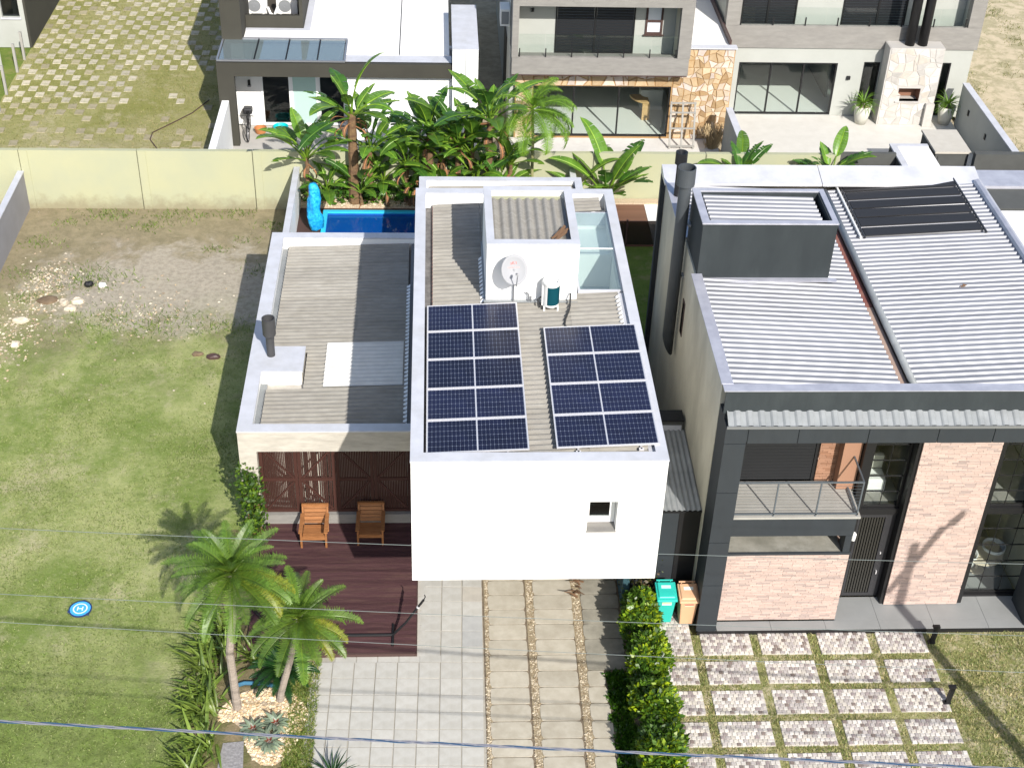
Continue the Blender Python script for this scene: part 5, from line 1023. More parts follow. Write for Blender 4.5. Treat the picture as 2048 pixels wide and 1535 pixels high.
# wheelie bins
def bin_(x, y, z, mt, lab, l1, l2):
    t = thing('wheelie_bin', lab, 'bin', (x, y, z), 'wheelie bins')
    b = MB(); b.hexa([(x-.17,y-.18,z+.04),(x+.17,y-.18,z+.04),(x+.17,y+.20,z+.04),(x-.17,y+.20,z+.04)], [(x-.225,y-.25,z+.90),(x+.225,y-.25,z+.90),(x+.225,y+.25,z+.90),(x-.225,y+.25,z+.90)]); b.build('body', mt, t, bevel=.03)
    b = MB(); b.hexa([(x-.255,y-.30,z+.84),(x+.255,y-.30,z+.84),(x+.255,y+.30,z+.90),(x-.255,y+.30,z+.90)], [(x-.25,y-.30,z+.90),(x+.25,y-.30,z+.90),(x+.25,y+.27,z+.99),(x-.25,y+.27,z+.99)]); b.build('rim', mt, t, bevel=.025)
    b = MB(); b.hexa([(x-.21,y-.23,z+.905),(x+.21,y-.23,z+.905),(x+.22,y+.24,z+.98),(x-.22,y+.24,z+.98)], [(x-.19,y-.21,z+.945),(x+.19,y-.21,z+.945),(x+.20,y+.22,z+1.03),(x-.20,y+.22,z+1.03)]); b.build('lid', mt, t, bevel=.03)
    b = MB(); b.tube([(x-.2, y+.34, z+.97), (x+.2, y+.34, z+.97)], .022, 8); b.build('handle', mt, t); b = MB(); b.beam((x-.14,y+.25,z+.95),(x-.14,y+.34,z+.97),.03); b.beam((x+.14,y+.25,z+.95),(x+.14,y+.34,z+.97),.03); b.build('handle_bracket', mt, t)
    for s_ in (-1, 1): b = MB(); b.tube([(x+s_*.16, y+.24, z+.09), (x+s_*.20, y+.24, z+.09)], .09, 14); b.build('wheel', M['black'], t)
    sy = lambda yy: z+.949+(yy-(y-.21))*.198
    b = MB(); b.quad((x-.115,y+.03,sy(y+.03)),(x+.115,y+.03,sy(y+.03)),(x+.115,y+.12,sy(y+.12)),(x-.115,y+.12,sy(y+.12))); b.build('lid_label', l1, t)
    f = lambda zz: y-.183-(zz-.04)*.0815
    b = MB(); b.quad((x-.115,f(.70)-.005,z+.70),(x+.115,f(.70)-.005,z+.70),(x+.115,f(.80)-.005,z+.80),(x-.115,f(.80)-.005,z+.80)); b.build('front_label', M['label'] if l2 is M['labelgreen'] else mat('peach_label', (.72, .5, .35), .6), t)
    b = MB(); b.quad((x-.11,f(.75)-.007,z+.75),(x+.11,f(.75)-.007,z+.75),(x+.11,f(.79)-.007,z+.79),(x-.11,f(.79)-.007,z+.79)); b.build('label_stripe', l2, t)
bin_(6.07, 2.30, .02, M['teal'], 'turquoise green wheelie bin beside the hedge', mat('pale_teal_label', (.45, .75, .68), .6), M['labelgreen']); bin_(6.61, 2.24, .02, M['tan'], 'beige wheelie bin beside the dark house pillar', M['label'], M['labelred'])
# bollard lights
for k, (x, y) in enumerate(((12.55, 1.42), (12.37, -.48))):
    t = thing('bollard_light', ['black garden bollard light at the porch corner', 'black garden bollard light beside the cobbled pads, nearer the street'][k], 'lamp', (x, y, 0), 'bollard lights'); part('base', M['black'], t, (x-.11, x+.07, y-.05, y+.05, 0, .04)); b = MB(); b.hexa([(x-.05,y-.04,.04),(x+.05,y-.04,.04),(x+.05,y+.04,.04),(x-.05,y+.04,.04)], [(x-.02,y-.04,.52),(x+.08,y-.04,.52),(x+.08,y+.04,.52),(x-.02,y+.04,.52)]); b.build('post', M['black'], t); part('head', M['black'], t, (x-.08, x+.09, y-.045, y+.045, .521, .57))
# helipad mat
hp = thing('landing_pad', 'round blue drone landing mat with a white H on the lawn', 'landing pad', (-8.13, 2.82, 0)); c = (-8.13, 2.82, .035)
b = MB(); b.lathe(c, [(.275, -.02), (.28, .0), (.25, .004), (0, .004)], 40); b.build('edge', M['paddark'], hp); b = MB(); b.lathe(c, [(.245, .008), (0, .008)], 40); b.build('disc', M['padblue'], hp); b = MB(); b.lathe(c, [(.175, .012), (.145, .012)], 40); b.build('ring_mark', M['padwhite'], hp)
b = MB(); b.box(-8.20, -8.175, 2.755, 2.885, .045, .05); b.box(-8.085, -8.06, 2.755, 2.885, .045, .05); b.box(-8.175, -8.085, 2.81, 2.83, .045, .05); b.build('letter_mark', M['padwhite'], hp)
for k in range(3): a = R_(200+k*120); part('peg', M['paddark'], hp, (-8.13+.27*math.cos(a)-.03, -8.13+.27*math.cos(a)+.03, 2.82+.27*math.sin(a)-.015, 2.82+.27*math.sin(a)+.015, .0, .05))
# lot stones, rubble
def rock(x, y, sx, sy, h, lab, mt=M['rubble'], seed=0):
    r = random.Random(seed); b = MB(); n = 9; vs = []; rr = [r.uniform(.75, 1.1) for _ in range(n)]
    for (f, z) in ((1, -.03), (.98, h*.55), (.62, h)):
        for k in range(n): a = 2*math.pi*k/n; vs.append((x+sx*rr[k]*f*math.cos(a), y+sy*rr[k]*f*math.sin(a), z*(1+.15*math.sin(2*a+seed))))
    b.add(vs, [(i*n+k, i*n+(k+1) % n, (i+1)*n+(k+1) % n, (i+1)*n+k) for i in range(2) for k in range(n)]+[tuple(range(2*n, 3*n))])
    return tag(b.build('stone', mt), lab, 'stone', 'loose stones on the bare lot')
rock(-10.79, 17.65, .17, .12, .13, 'black lump of rubble beside the white one on the bare lot', M['black'], 1); rock(-10.35, 17.62, .12, .09, .1, 'bright white lump of rubble beside the black one', M['white'], 2)
rock(-11.38, 16.6, .18, .18, .1, 'pale flat stone left of a pair on the bare lot', M['rubble'], 3); rock(-10.96, 16.68, .25, .16, .1, 'wide beige flat stone right of a pair on the bare lot', M['rubble'], 4); rock(-11.1, 16.22, .19, .13, .1, 'pale triangular stone just below the pair on the bare lot', M['rubble'], 5)
rock(-11.95, 16.75, .36, .25, .06, 'large brownish slab of rubble left of the paired stones', M['dirt'], 6); rock(-12.5, 15.55, .3, .18, .1, 'ochre stone at the left edge of the rubble', M['rubble'], 7); rock(-12.35, 14.2, .16, .14, .12, 'small rounded pale stone below the ochre one', M['rubble'], 8)
rock(-6.75, 13.70, .2, .12, .07, 'brown flat stone at the edge of the wing shadow', M['dirt'], 9); rock(-6.25, 13.55, .22, .14, .09, 'darker reddish stone beside the wing shadow', M['brownmetal'], 10)
pts = []
for _ in range(1500):
    k = random.random()
    if k < .34: x = random.gauss(-12.3, .45); y = random.gauss(17.6, .7)
    elif k < .55: x = random.gauss(-12.6, .6); y = random.gauss(15.0, 1.0)
    elif k < .80: x = random.gauss(-13.2, .4); y = random.gauss(12.5, 1.3)
    elif k < .96: x = random.gauss(-9.0, 1.2); y = random.gauss(16.2, .8)
    else: x = random.uniform(-13.6, -5); y = random.uniform(11, 22.5)
    if -13.75 < x < -4.6 and y < 22.7: pts.append((x, y, -.01))
pebbles('rubble', pts, .015, .06, M['pebble'], [(.7,.72,.74), (.58,.58,.58), (.85,.88,.9), (.5,.46,.42), (.66,.6,.5)])
pb = struct(MB().add([(-3.4+1.05*math.cos(R_(a))*(1 if a < 180 else .62)+(.25 if a > 180 else 0), -.75+(1.0 if a < 180 else 1.25)*math.sin(R_(a)), .012) for a in range(0, 360, 12)], [tuple(range(30))]).build('pebble_bed', M['pebblebase']))
pts = []
while len(pts) < 1500:
    x = random.uniform(-4.4, -2.4); y = random.uniform(-2.0, .25); dx, dy = x+3.4, y+.75
    if (dx/1.02)**2+(dy/.98)**2 < 1 and y > -.75 or (((dx-.25)/.65)**2+(dy/1.22)**2 < 1 and y <= -.75): pts.append((x, y, .01))
pebbles('pebbles', pts, .025, .06, M['pebble'], [(1.02,1,.95), (.95,.85,.7), (.75,.62,.45), (1.15,1.1,1.02)], pb)
struct(MB().quad((-4.5,-6,.006),(-3.35,-6,.006),(-3.75,-1.3,.006),(-4.2,-1.35,.006)).build('stone_path', mat('grey_cobble_path', (.30, .29, .29), .9, var=(.20, .19, .19), vs=14, bump=.5, bs=18)))
b = MB(); b.tube([(-4.25,.2,.06),(-3.9,.35,.06),(-3.5,.32,.07),(-3.1,.2,.08),(-3.0,.05,.08)], .05, 8); tag(b.build('bed_edging', mat('blue_plastic_edge', (.05, .16, .26), .5)), 'blue plastic edging strip behind the pebble bed', 'edging')

# ------------------------------------------------------------------ pole and overhead wires
po = thing('utility_pole', 'concrete street pole with lamp arm whose shadow falls on the brick panel', 'utility pole', (15.5, -7.25, 0))
b = MB(); b.tube([(15.5, -7.25, -.2), (15.5, -7.25, 9.8)], [.19, .11], 12); b.build('shaft', M['poleconc'], po)
b = MB(); b.tube([(15.5, -7.25, 9.2), (15.62, -6.8, 9.45), (15.85, -6.1, 9.6)], .045, 8); b.build('lamp_arm', M['metal'], po)
b = MB(); b.hexa([(15.75,-6.15,9.55),(15.95,-6.15,9.55),(16.0,-5.7,9.55),(15.85,-5.7,9.55)], [(15.78,-6.15,9.7),(15.92,-6.15,9.7),(15.96,-5.7,9.68),(15.88,-5.7,9.68)]); b.build('lamp_head', M['greyplas'], po); part('cross_arm', M['greywood'], po, (15.42, 15.58, -8.3, -5.6, 9.0, 9.12))
def sag(p0, p1, s, n=60): return [tuple(p0[i]+(p1[i]-p0[i])*k/n-(s*4*(k/n)*(1-k/n) if i == 2 else 0) for i in range(3)) for k in range(n+1)]
def line(a, c, x0, x1, y, d, s):       # straight wire through two measured points in the plane Y=y, extended both ways
    f = lambda x: a[2]+(c[2]-a[2])*(x-a[0])/(c[0]-a[0]); return sag((x0, y, f(x0)+d), (x1, y, f(x1)+d), s)
WY = -7.25
cb = thing('power_cable', 'thick twisted grey and blue power cable across the bottom of the view', 'cable', (0, WY, 7))
ctr = [(-16+32*k/400, WY, 7.02-.096*(-16+32*k/400)+.0006*(-16+32*k/400)**2) for k in range(401)]
for j, (mt, rr) in enumerate(((M['wirelt'], .011), (M['wirelt'], .011), (M['wireblue'], .011))):
    b = MB(); b.tube([(x, y+.016*math.cos(x*5.2+j*2.1), z+.016*math.sin(x*5.2+j*2.1)) for x, y, z in ctr], rr, 6); b.build('strand', mt, cb)
for k, (y, z0, sl2, r_, lab) in enumerate(((-5.6, 9.75, -.061, .0045, 'thin bare wire passing in front of the white facade, highest of the thin wires'), (-6.4, 9.05, -.075, .0045, 'thin bare wire crossing the deck and driveway, middle of the thin wires'), (-7.0, 8.98, -.090, .0045, 'thin bare wire crossing the front of the deck, lowest of the thin wires'))):
    b = MB(); b.tube([(-16+32*i/60, y, z0+sl2*(-16+32*i/60)+.0009*(-16+32*i/60)**2) for i in range(61)], r_, 5); tag(b.build('overhead_wire', M['wire']), lab, 'wire', 'thin overhead wires')
for k, (z0, lab) in enumerate(((6.12, 'dark telephone cable low in the view, upper of the pair'), (5.72, 'dark telephone cable low in the view, lower of the pair'))):
    b = MB(); b.tube([(-16+32*i/60, -7.6, z0-.07*(-16+32*i/60)) for i in range(61)], .012, 5); tag(b.build('telephone_cable', M['cable']), lab, 'cable', 'telephone cables')
# ------------------------------------------------------------------ plants
def banana_leaf(p, L, W, bend, tear, seed, mt, fold=.25):
    r = random.Random(seed); b = MB(); n = 12; pos = Vector((0,0,0)); ang = .05; pts = [pos.copy()]
    for i in range(5): pos = pos+Vector((math.sin(ang), 0, math.cos(ang)))*p/5; pts.append(pos.copy()); ang += .05
    bl = [(pos.copy(), ang)]
    for i in range(n): ang += bend/n*(.5+1.0*i/n); pos = pos+Vector((math.sin(ang), 0, math.cos(ang)))*L/n; bl.append((pos.copy(), ang))
    b.tube(pts, [.035, .03, .026, .022, .02, .018], 5, t=(1.5, 1.25, 1.0))
    prof = lambda t: W/2*max(.0, math.sin(math.pi*min(1, t**.75*.97+.03)))**.65
    for side in (-1, 1):
        dr = 0
        for i in range(n):
            t0, t1 = i/n, (i+1)/n; w0, w1 = prof(t0), prof(t1)
            if r.random() < tear: dr = r.uniform(.0, .35); gap = r.uniform(.05, .3)
            else: gap = 0
            a, an0 = bl[i]; c, an1 = bl[i+1]
            nr = Vector((-math.cos((an0+an1)/2), 0, math.sin((an0+an1)/2)))
            def edge(pt, w, g): return pt+Vector((0, side*w, 0))+nr*(w*(fold-dr*1.5))
            e0 = edge(a+(c-a)*gap*.9, w0, 0); e1 = edge(c, w1, 0); m0 = a.lerp(e0, .5)+nr*w0*.06; m1 = c.lerp(e1, .5)+nr*w1*.06
            k = r.uniform(.85, 1.15); tt = (k, k, k); b.add([a, c, m1, m0], [(0,1,2,3)], (k*1.05, k*1.05, k)); b.add([m0, m1, e1, e0], [(0,1,2,3)], tt)
    b.tube([q[0]+Vector((-.0,0,.006)) for q in bl], [.016*(1-.8*i/n)+.003 for i in range(n+1)], 4, t=(2.6, 2.0, 1.6))
    b.smooth = False; return b.mesh('leaf', mt)
BL = [banana_leaf(.55, 1.0, .38, .45, .12, 1, M['ban']), banana_leaf(.7, 1.15, .42, .8, .25, 2, M['ban']), banana_leaf(.5, .9, .36, 1.3, .5, 3, M['ban']), banana_leaf(.6, 1.1, .40, .7, .5, 4, M['bandk']), banana_leaf(.45, .85, .34, .3, .1, 5, M['ban'])]
DL = [banana_leaf(.4, .6, .14, 2.4, .6, 6, M['dry']), banana_leaf(.3, .5, .12, 2.7, .5, 7, M['dry'])]
def banana(x, y, h, nl, sc, lab, az=None, trunk=.09, lean=(0,0), z=.45, cat='plant', dry=2, seed=0, mint=.02, maxt=.85):
    r = random.Random(seed); t = thing('banana_plant', lab, cat, (x, y, z), 'large leaved plants along the yellow wall')
    top = Vector((x+lean[0], y+lean[1], z+h)); b = MB(); n = 9
    b.tube([Vector((x, y, z)).lerp(top, i/n)+Vector((r.uniform(-.02,.02), r.uniform(-.02,.02), 0)) for i in range(n+1)], [trunk*(1.15-.35*i/n)*(1+.10*(i % 2)) for i in range(n+1)], 9); b.build('stem', M['btrunk'], t)
    for i in range(nl):
        a = (az[i % len(az)]+r.uniform(-.3,.3)) if az else 2.4*i+r.uniform(-.4, .4); f = i/max(1, nl-1)
        inst('leaf', r.choice(BL), t, top-Vector((0,0,r.uniform(0,.35)*h*.3)), (r.uniform(-.15,.15), mint+(maxt-mint)*(f**.8)+r.uniform(-.1,.1), a), sc*r.uniform(.8, 1.15))
    for i in range(dry): inst('dry_leaf', r.choice(DL), t, top-Vector((0,0,r.uniform(.1,.5))), (0, 1.4+r.uniform(-.2,.6), r.uniform(0,6.28)), sc*r.uniform(.7,1.1))
    return t
spec = [ # x, y, stem height, leaves, scale, label
 (-3.95, 22.45, 1.8, 15, 1.3, 'leafy banana plant at the left end of the row, reaching over the white wall', dict(trunk=.08, mint=.0, maxt=.95)),
 (-3.3, 22.5, .45, 11, 1.0, 'low banana clump right behind the blue parasol', dict(trunk=.06)),
 (-2.35, 22.45, 3.45, 13, 1.35, 'tallest banana plant with a shaggy brown trunk', dict(trunk=.17, dry=8, maxt=1.2, mint=.0)),
 (-2.1, 22.3, .5, 13, 1.05, 'low bushy banana clump at the foot of the shaggy trunk', dict(trunk=.06)),
 (-1.3, 22.5, .9, 11, 1.05, 'young banana plant right of the shaggy trunk', dict(trunk=.06)),
 (-.5, 22.5, 1.5, 13, 1.2, 'banana plant with a slim bare stem before the white wall', dict(trunk=.09, maxt=1.0)),
 (.30, 22.5, 2.8, 13, 1.4, 'tall banana plant with long leaf stalks left of the white pier', dict(trunk=.13, dry=7, maxt=1.1, mint=.0)),
 (-.4, 22.25, .35, 11, 1.0, 'low banana clump in the middle of the row', dict(trunk=.05)),
 (.85, 22.35, .6, 12, 1.15, 'short banana plant left of the annex corner', dict(trunk=.06)),
 (1.3, 22.5, 2.3, 14, 1.35, 'tall dense banana plant in front of the white pier', dict(trunk=.12, dry=6, mint=.0)),
 (1.95, 22.35, .9, 13, 1.25, 'broad banana plant with a torn arching leaf', dict(trunk=.08)),
 (2.4, 22.55, 3.2, 13, 1.45, 'tall banana plant in the gap between the rear houses', dict(trunk=.12, dry=5, mint=.0)),
 (2.8, 22.35, .5, 11, 1.15, 'low banana plant next to the feathery palm', dict(trunk=.06)),
 (-1.75, 22.6, 2.0, 11, 1.25, 'upright banana plant just right of the shaggy trunk', dict(trunk=.09, dry=3)),
 (-.05, 22.62, 1.1, 12, 1.3, 'mid height banana plant in the centre of the row', dict(trunk=.08, dry=3)),
 (.75, 22.62, 1.7, 12, 1.35, 'upright banana plant between the two tall ones', dict(trunk=.09, dry=4)),
 (1.8, 22.62, 2.0, 12, 1.35, 'upright banana plant right of the white pier', dict(trunk=.09, dry=4)),
 (3.15, 22.6, 1.5, 12, 1.15, 'dark banana plant half hidden by the feathery palm', dict(trunk=.08, dry=5)),
]
for i, (x, y, h, n, s, lab, kw) in enumerate(spec): banana(x, y, h, n, s, lab, seed=20+i, **kw)
banana(6.6, 22.4, .25, 17, 1.5, 'big fan shaped leafy plant against the yellow wall at the side garden', seed=50, trunk=.12, dry=0, mint=.05, maxt=.75, z=.45)
banana(5.6, 22.5, .5, 11, 1.0, 'dark drooping leafy plant beside the short white wall', seed=51, trunk=.06, dry=1, mint=.4, maxt=1.5)
banana(11.3, 22.4, 1.0, 22, 1.05, 'leafy plant behind the flue caps of the grey house', seed=52, trunk=.07, dry=0, mint=.1, maxt=1.0, z=.5)
banana(14.6, 22.5, 1.05, 22, 1.0, 'leafy plant at the right end of the yellow wall', seed=53, trunk=.07, dry=0, mint=.2, maxt=1.0, z=.5)
def bush_leaves(name, pts, s0, s1, mt, cols, parent=None, up=.5):
    n = len(pts); P = np.array(pts, float); s = rng.uniform(s0, s1, n)[:, None]
    d = rng.normal(size=(n, 3)); d[:, 2] = np.abs(d[:, 2])*up+.1; d /= np.linalg.norm(d, axis=1)[:, None]
    q = np.cross(d, rng.normal(size=(n, 3))); q /= np.linalg.norm(q, axis=1)[:, None]+1e-9
    V = np.stack([P, P+d*s*.5+q*s*.28, P+d*s, P+d*s*.5-q*s*.28], 1).reshape(-1, 3)
    c = np.array([random.choice(cols) for _ in range(n)])*rng.uniform(.75, 1.2, n)[:, None]
    return tri_mesh(name, V, 4, mt, c, parent, quads=True)
# undergrowth along the wall
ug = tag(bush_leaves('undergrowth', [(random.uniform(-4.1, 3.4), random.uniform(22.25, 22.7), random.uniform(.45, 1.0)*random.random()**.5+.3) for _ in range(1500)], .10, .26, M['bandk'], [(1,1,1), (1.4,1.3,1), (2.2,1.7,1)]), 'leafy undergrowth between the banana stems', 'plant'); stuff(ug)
# palms
def frond(L, nl, ll, droop, seed, mt, fwd=.55, wid=.02, vd=.3, ri=(1.3,1.1,1.0)):
    r = random.Random(seed); b = MB(); n = 14; pos = Vector((0,0,0)); ang = .2; P = [(pos.copy(), ang)]
    for i in range(n): ang += droop/n*(.4+1.2*i/n); pos = pos+Vector((math.sin(ang), 0, math.cos(ang)))*L/n; P.append((pos.copy(), ang))
    b.tube([q[0] for q in P], [.018*(1-.85*i/n)+.003 for i in range(n+1)], 4, t=ri)
    for k in range(nl):
        f = .10+.90*k/(nl-1); i = min(n-1, int(f*n)); g = f*n-i; base = P[i][0].lerp(P[i+1][0], g); an = P[i][1]
        tan = Vector((math.sin(an), 0, math.cos(an))); nrm_ = Vector((-math.cos(an), 0, math.sin(an)))
        l = ll*(math.sin(math.pi*min(1, .18+.80*f))**.6)*r.uniform(.88, 1.08)
        for s in (-1, 1):
            d = (tan*fwd+Vector((0, s, 0))*.85+nrm_*vd).normalized(); p1 = base+d*l*.5; p2 = base+d*l+Vector((0,0,-l*r.uniform(.15,.55))); wv = tan*wid
            k_ = r.uniform(.75, 1.25); tt = (k_, k_, k_)
            b.add([base-wv*.5, base+wv*.5, p1+wv*.5, p1-wv*.5], [(0,1,2,3)], tt); b.add([p1-wv*.5, p1+wv*.5, p2], [(0,1,2)], tt)
    return b.mesh('frond', mt)
FR = [frond(1.45, 52, .36, .75, 11, M['palm'], .8, .017, .55), frond(1.5, 52, .35, 1.0, 12, M['palm'], .8, .017, .5), frond(1.35, 50, .36, .55, 13, M['palm'], .8, .017, .6)]
FY = [frond(1.4, 50, .36, 1.0, 14, M['palmy'], .8, .017, .45), frond(1.3, 50, .35, .8, 15, M['palmy'], .8, .017, .5)]
def palm(path, r0, lab, nf, sc, seed, fr=FR, fy=FY, ny=4, tmax=1.75, trunkm=None, yaz=(0, 1.2)):
    r = random.Random(seed); t = thing('palm_tree', lab, 'palm', path[0]); b = MB(); P = [Vector(q) for q in path]; pts = []; 
    for i in range(len(P)-1):
        for k in range(8): pts.append(P[i].lerp(P[i+1], k/8))
    pts.append(P[-1]); b.tube(pts, [r0*(1.2-.35*i/len(pts))*(1+.05*(i % 2)) for i in range(len(pts))], 10); b.build('trunk', trunkm or M['trunk'], t)
    for i in range(nf):
        f = i/(nf-1); inst('frond', r.choice(fr), t, P[-1]+Vector((0,0,.05-.12*f)), (r.uniform(-.12,.12), .02+tmax*f**.9, 2.4*i+r.uniform(-.2,.2)), sc*r.uniform(.85, 1.1)*(.8+.2*min(1, f*2)))
    for i in range(ny): inst('frond', r.choice(fy), t, P[-1]-Vector((0,0,.05)), (0, tmax*r.uniform(.75, .98), -.7+r.uniform(*yaz)), sc*r.uniform(.9, 1.08))
palm([(-3.99,-.35,0), (-4.0,-.35,.5), (-4.02,-.33,1.8), (-3.86,-.3,2.9), (-3.78,-.3,4.1)], .085, 'tall feathery palm at the lawn edge with yellowing right side fronds', 44, .98, 61, ny=9)
palm([(-3.05,-.14,0), (-2.98,-.14,.4), (-2.72,-.14,1.4), (-2.48,-.14,2.6)], .075, 'shorter feathery palm leaning toward the deck', 38, .88, 62, ny=3)
AR = [frond(1.9, 40, .55, 1.6, 16, M['areca'], .7, .03, .1, (2,1.8,1.2)), frond(2.0, 40, .58, 2.1, 17, M['areca'], .7, .03, .05, (2,1.8,1.2)), frond(1.7, 38, .5, 1.1, 18, M['areca'], .7, .03, .15, (2,1.8,1.2))]
palm([(3.92,22.45,.45), (3.92,22.45,1.4), (3.9,22.5,3.0), (3.85,22.5,4.1)], .05, 'bright green feathery palm rising above the yellow wall', 20, .95, 63, AR, AR, 5, 1.75, mat('areca_trunk', (.26, .25, .11), .7))
# cycad
CY = [frond(.95, 40, .17, .9, 19, M['cyc'], .5, .022, .25), frond(.9, 40, .17, 1.2, 20, M['cyc'], .5, .022, .25)]
def rosette(name, loc, meshes, nf, sc, lab, tmin, tmax, seed, cat='plant', pn='frond', trunk=None, group=None, h=.0):
    r = random.Random(seed); t = thing(name, lab, cat, loc, group)
    b = MB(); b.tube([Vector(loc), Vector(loc)+Vector((0,0,h+.12))], [.1*sc, .08*sc], 8); b.build('base', trunk or M['trunk'], t)
    for i in range(nf): f = i/(nf-1); inst(pn, r.choice(meshes), t, Vector(loc)+Vector((0,0,h+.06)), (r.uniform(-.1,.1), tmin+(tmax-tmin)*f, 2.4*i+r.uniform(-.15,.15)), sc*r.uniform(.88, 1.08))
    return t
rosette('cycad', (-3.02, .42, .0), CY, 26, .95, 'dark green cycad between the two palms', .15, 1.25, 71, h=.3)
# bromeliads
def strap(L, W, bend, mt, seed, tip=.0):
    b = MB(); n = 6; pos = Vector((0,0,0)); ang = .1; P = [(pos.copy(), ang)]; r = random.Random(seed)
    for i in range(n): ang += bend/n; pos = pos+Vector((math.sin(ang), 0, math.cos(ang)))*L/n; P.append((pos.copy(), ang))
    for i in range(n):
        w0 = W/2*(1-(i/n)**2.5)*(.7+.3*min(1, i/2)); w1 = W/2*(1-((i+1)/n)**2.5)*(.7+.3*min(1, (i+1)/2)); a, c = P[i][0], P[i+1][0]; nr = Vector((-math.cos(P[i][1]), 0, math.sin(P[i][1])))*.3
        for s in (-1, 1): b.add([a, c, c+Vector((0,s*w1,0))+nr*w1, a+Vector((0,s*w0,0))+nr*w0], [(0,1,2,3)], (1+.1*s, 1+.1*s, 1+.05*s))
    return b.mesh('leaf', mt)
AG = [strap(.36, .115, 1.1, M['agave'], 1), strap(.33, .12, .9, M['agave'], 2)]; AGR = [strap(.14, .06, .6, M['agred'], 3)]
for k, (x, y, lab) in enumerate(((-3.56, -1.06, 'silvery bromeliad with a red heart on the pebble bed, left of three'), (-3.07, -.90, 'silvery bromeliad with a red heart on the pebble bed, right of three'), (-3.17, -1.42, 'silvery bromeliad with a red heart on the pebble bed, nearest the street'))):
    t = rosette('bromeliad', (x, y, .02), AG, 26, 1.08, lab, .35, 1.45, 80+k, pn='leaf', group='bromeliads')
    for i in range(7): inst('heart_leaf', AGR[0], t, (x, y, .1), (0, .15+.1*i, 2.4*i), 1.0)
YU = [strap(.75, .045, .5, M['cyc'], 5), strap(.7, .045, .8, M['cyc'], 6)]
rosette('spiky_plant', (-1.72, -2.45, .0), YU, 34, .9, 'dark spiky plant at the bottom edge beside the driveway', .05, 1.2, 90, pn='leaf', h=.1)
# flax clumps
FX = [strap(.85, .085, .8, M['flax'], 7), strap(.75, .08, 1.1, M['flax'], 8), strap(.9, .08, .6, M['flax'], 9)]
def flax(x, y, lab, seed, n=48, sc=1.0):
    r = random.Random(seed); t = thing('iris_clump', lab, 'plant', (x, y, 0), 'strap leaved clumps along the lawn edge'); vs = []; b = MB()
    for i in range(n):
        me = r.choice(FX); e = Euler((r.uniform(-.2,.2), r.uniform(.1, 1.0), r.uniform(1.6, 5.2) if r.random() < .7 else r.uniform(0, 6.28))).to_matrix(); s = sc*r.uniform(.65, 1.1); o_ = Vector((x+r.gauss(0,.16), y+r.gauss(0,.16), 0)); k = r.uniform(.7, 1.35)
        base = len(b.v)
        for v in me.vertices: b.v.append(tuple(o_+e @ (v.co*s))); b.t.append((k*r.uniform(.97,1.03), k, k*.9))
        for p in me.polygons: b.f.append(tuple(base+q for q in p.vertices))
    stuff(b.build('blades', M['flax'], t))
pos_ = ['behind the tall palm', 'left of the tall palm crown', 'left of the tall palm trunk', 'level with the pebble bed', 'left of the bromeliads', 'beside the grey path', 'at the bottom edge of the view']
for k, (x, y) in enumerate(((-4.55, 2.15), (-4.75, 1.4), (-4.85, .75), (-4.75, .1), (-4.8, -.55), (-4.6, -1.45), (-4.75, -2.2))): flax(x, y, 'strap leaved iris clump on the lawn edge, '+pos_[k], 100+k)
flax(-3.75, 1.05, 'strap leaved iris clump between the tall palm and the cycad', 110, 26, .9); flax(20.9, 23.9, 'dark spiky clump inside the side wall by the sandy lot', 111, 40, .9)
# hedge
hg = thing('hedge', 'leafy green hedge with yellow tips between driveway and cobbled pads', 'hedge', (5.5, -1, 0)); pts = []
while len(pts) < 12000:
    y = random.uniform(-4.2, 2.55); f = (2.5-y)/6.5; cxh = 5.42+.05*math.sin(y*3)-.02*f; hw = .40+.13*f+.07*math.sin(y*5.1); hh = .95+.2*math.sin(y*4.3)+.14*math.sin(y*9+1)+.15*f
    x = cxh+random.uniform(-1, 1)*hw; z = hh*random.random()**.45
    e = abs((x-cxh)/hw)**2.2+(max(0, z-.4*hh)/(.6*hh+.05))**2.2
    if e < 1.05 and random.random() < .25+.75*e: pts.append((x, y, z+.04))
yell = [(1,1,1)]*5+[(.55,.6,.55)]*3+[(2.6,1.9,.8), (3.2,2.2,.7)]
stuff_ = bush_leaves('foliage', pts, .08, .19, M['hedge'], [(1,1,1), (.7,.75,.7), (1.3,1.2,1), (.5,.55,.5)], hg)
tips = [(x, y, z) for x, y, z in pts if z > .55 and math.sin(x*7)+math.sin(y*4.7+1)*1.2+math.sin(y*13) > -.3]
bush_leaves('young_tips', tips, .08, .17, M['hedge'], [(3.0,2.0,.8), (3.6,2.3,.7), (2.3,1.8,.9)], hg)
b = MB()
for k in range(34): y = -4.1+k*.2; b.tube([(5.45, y, 0), (5.43+random.uniform(-.1,.1), y+random.uniform(-.08,.08), .4), (5.45+random.uniform(-.2,.2), y+random.uniform(-.12,.12), .75)], [.02, .014, .006], 5)
b.build('stems', M['btrunk'], hg)
pts = [(5.55+random.gauss(0,.2), 2.85+random.gauss(0,.22), abs(random.gauss(.55,.35))+.05) for _ in range(900)]
rb_ = thing('shrub', 'reddish brown shrub at the end of the hedge under the white box', 'shrub', (5.5, 2.85, 0)); bush_leaves('foliage', pts, .05, .11, M['redbush'], [(1,1,1), (.7,1.3,.6), (.6,.6,.6)], rb_); b = MB(); b.tube([(5.55,2.85,0),(5.55,2.85,.8)], [.03,.01], 6); b.build('stem', M['btrunk'], rb_)
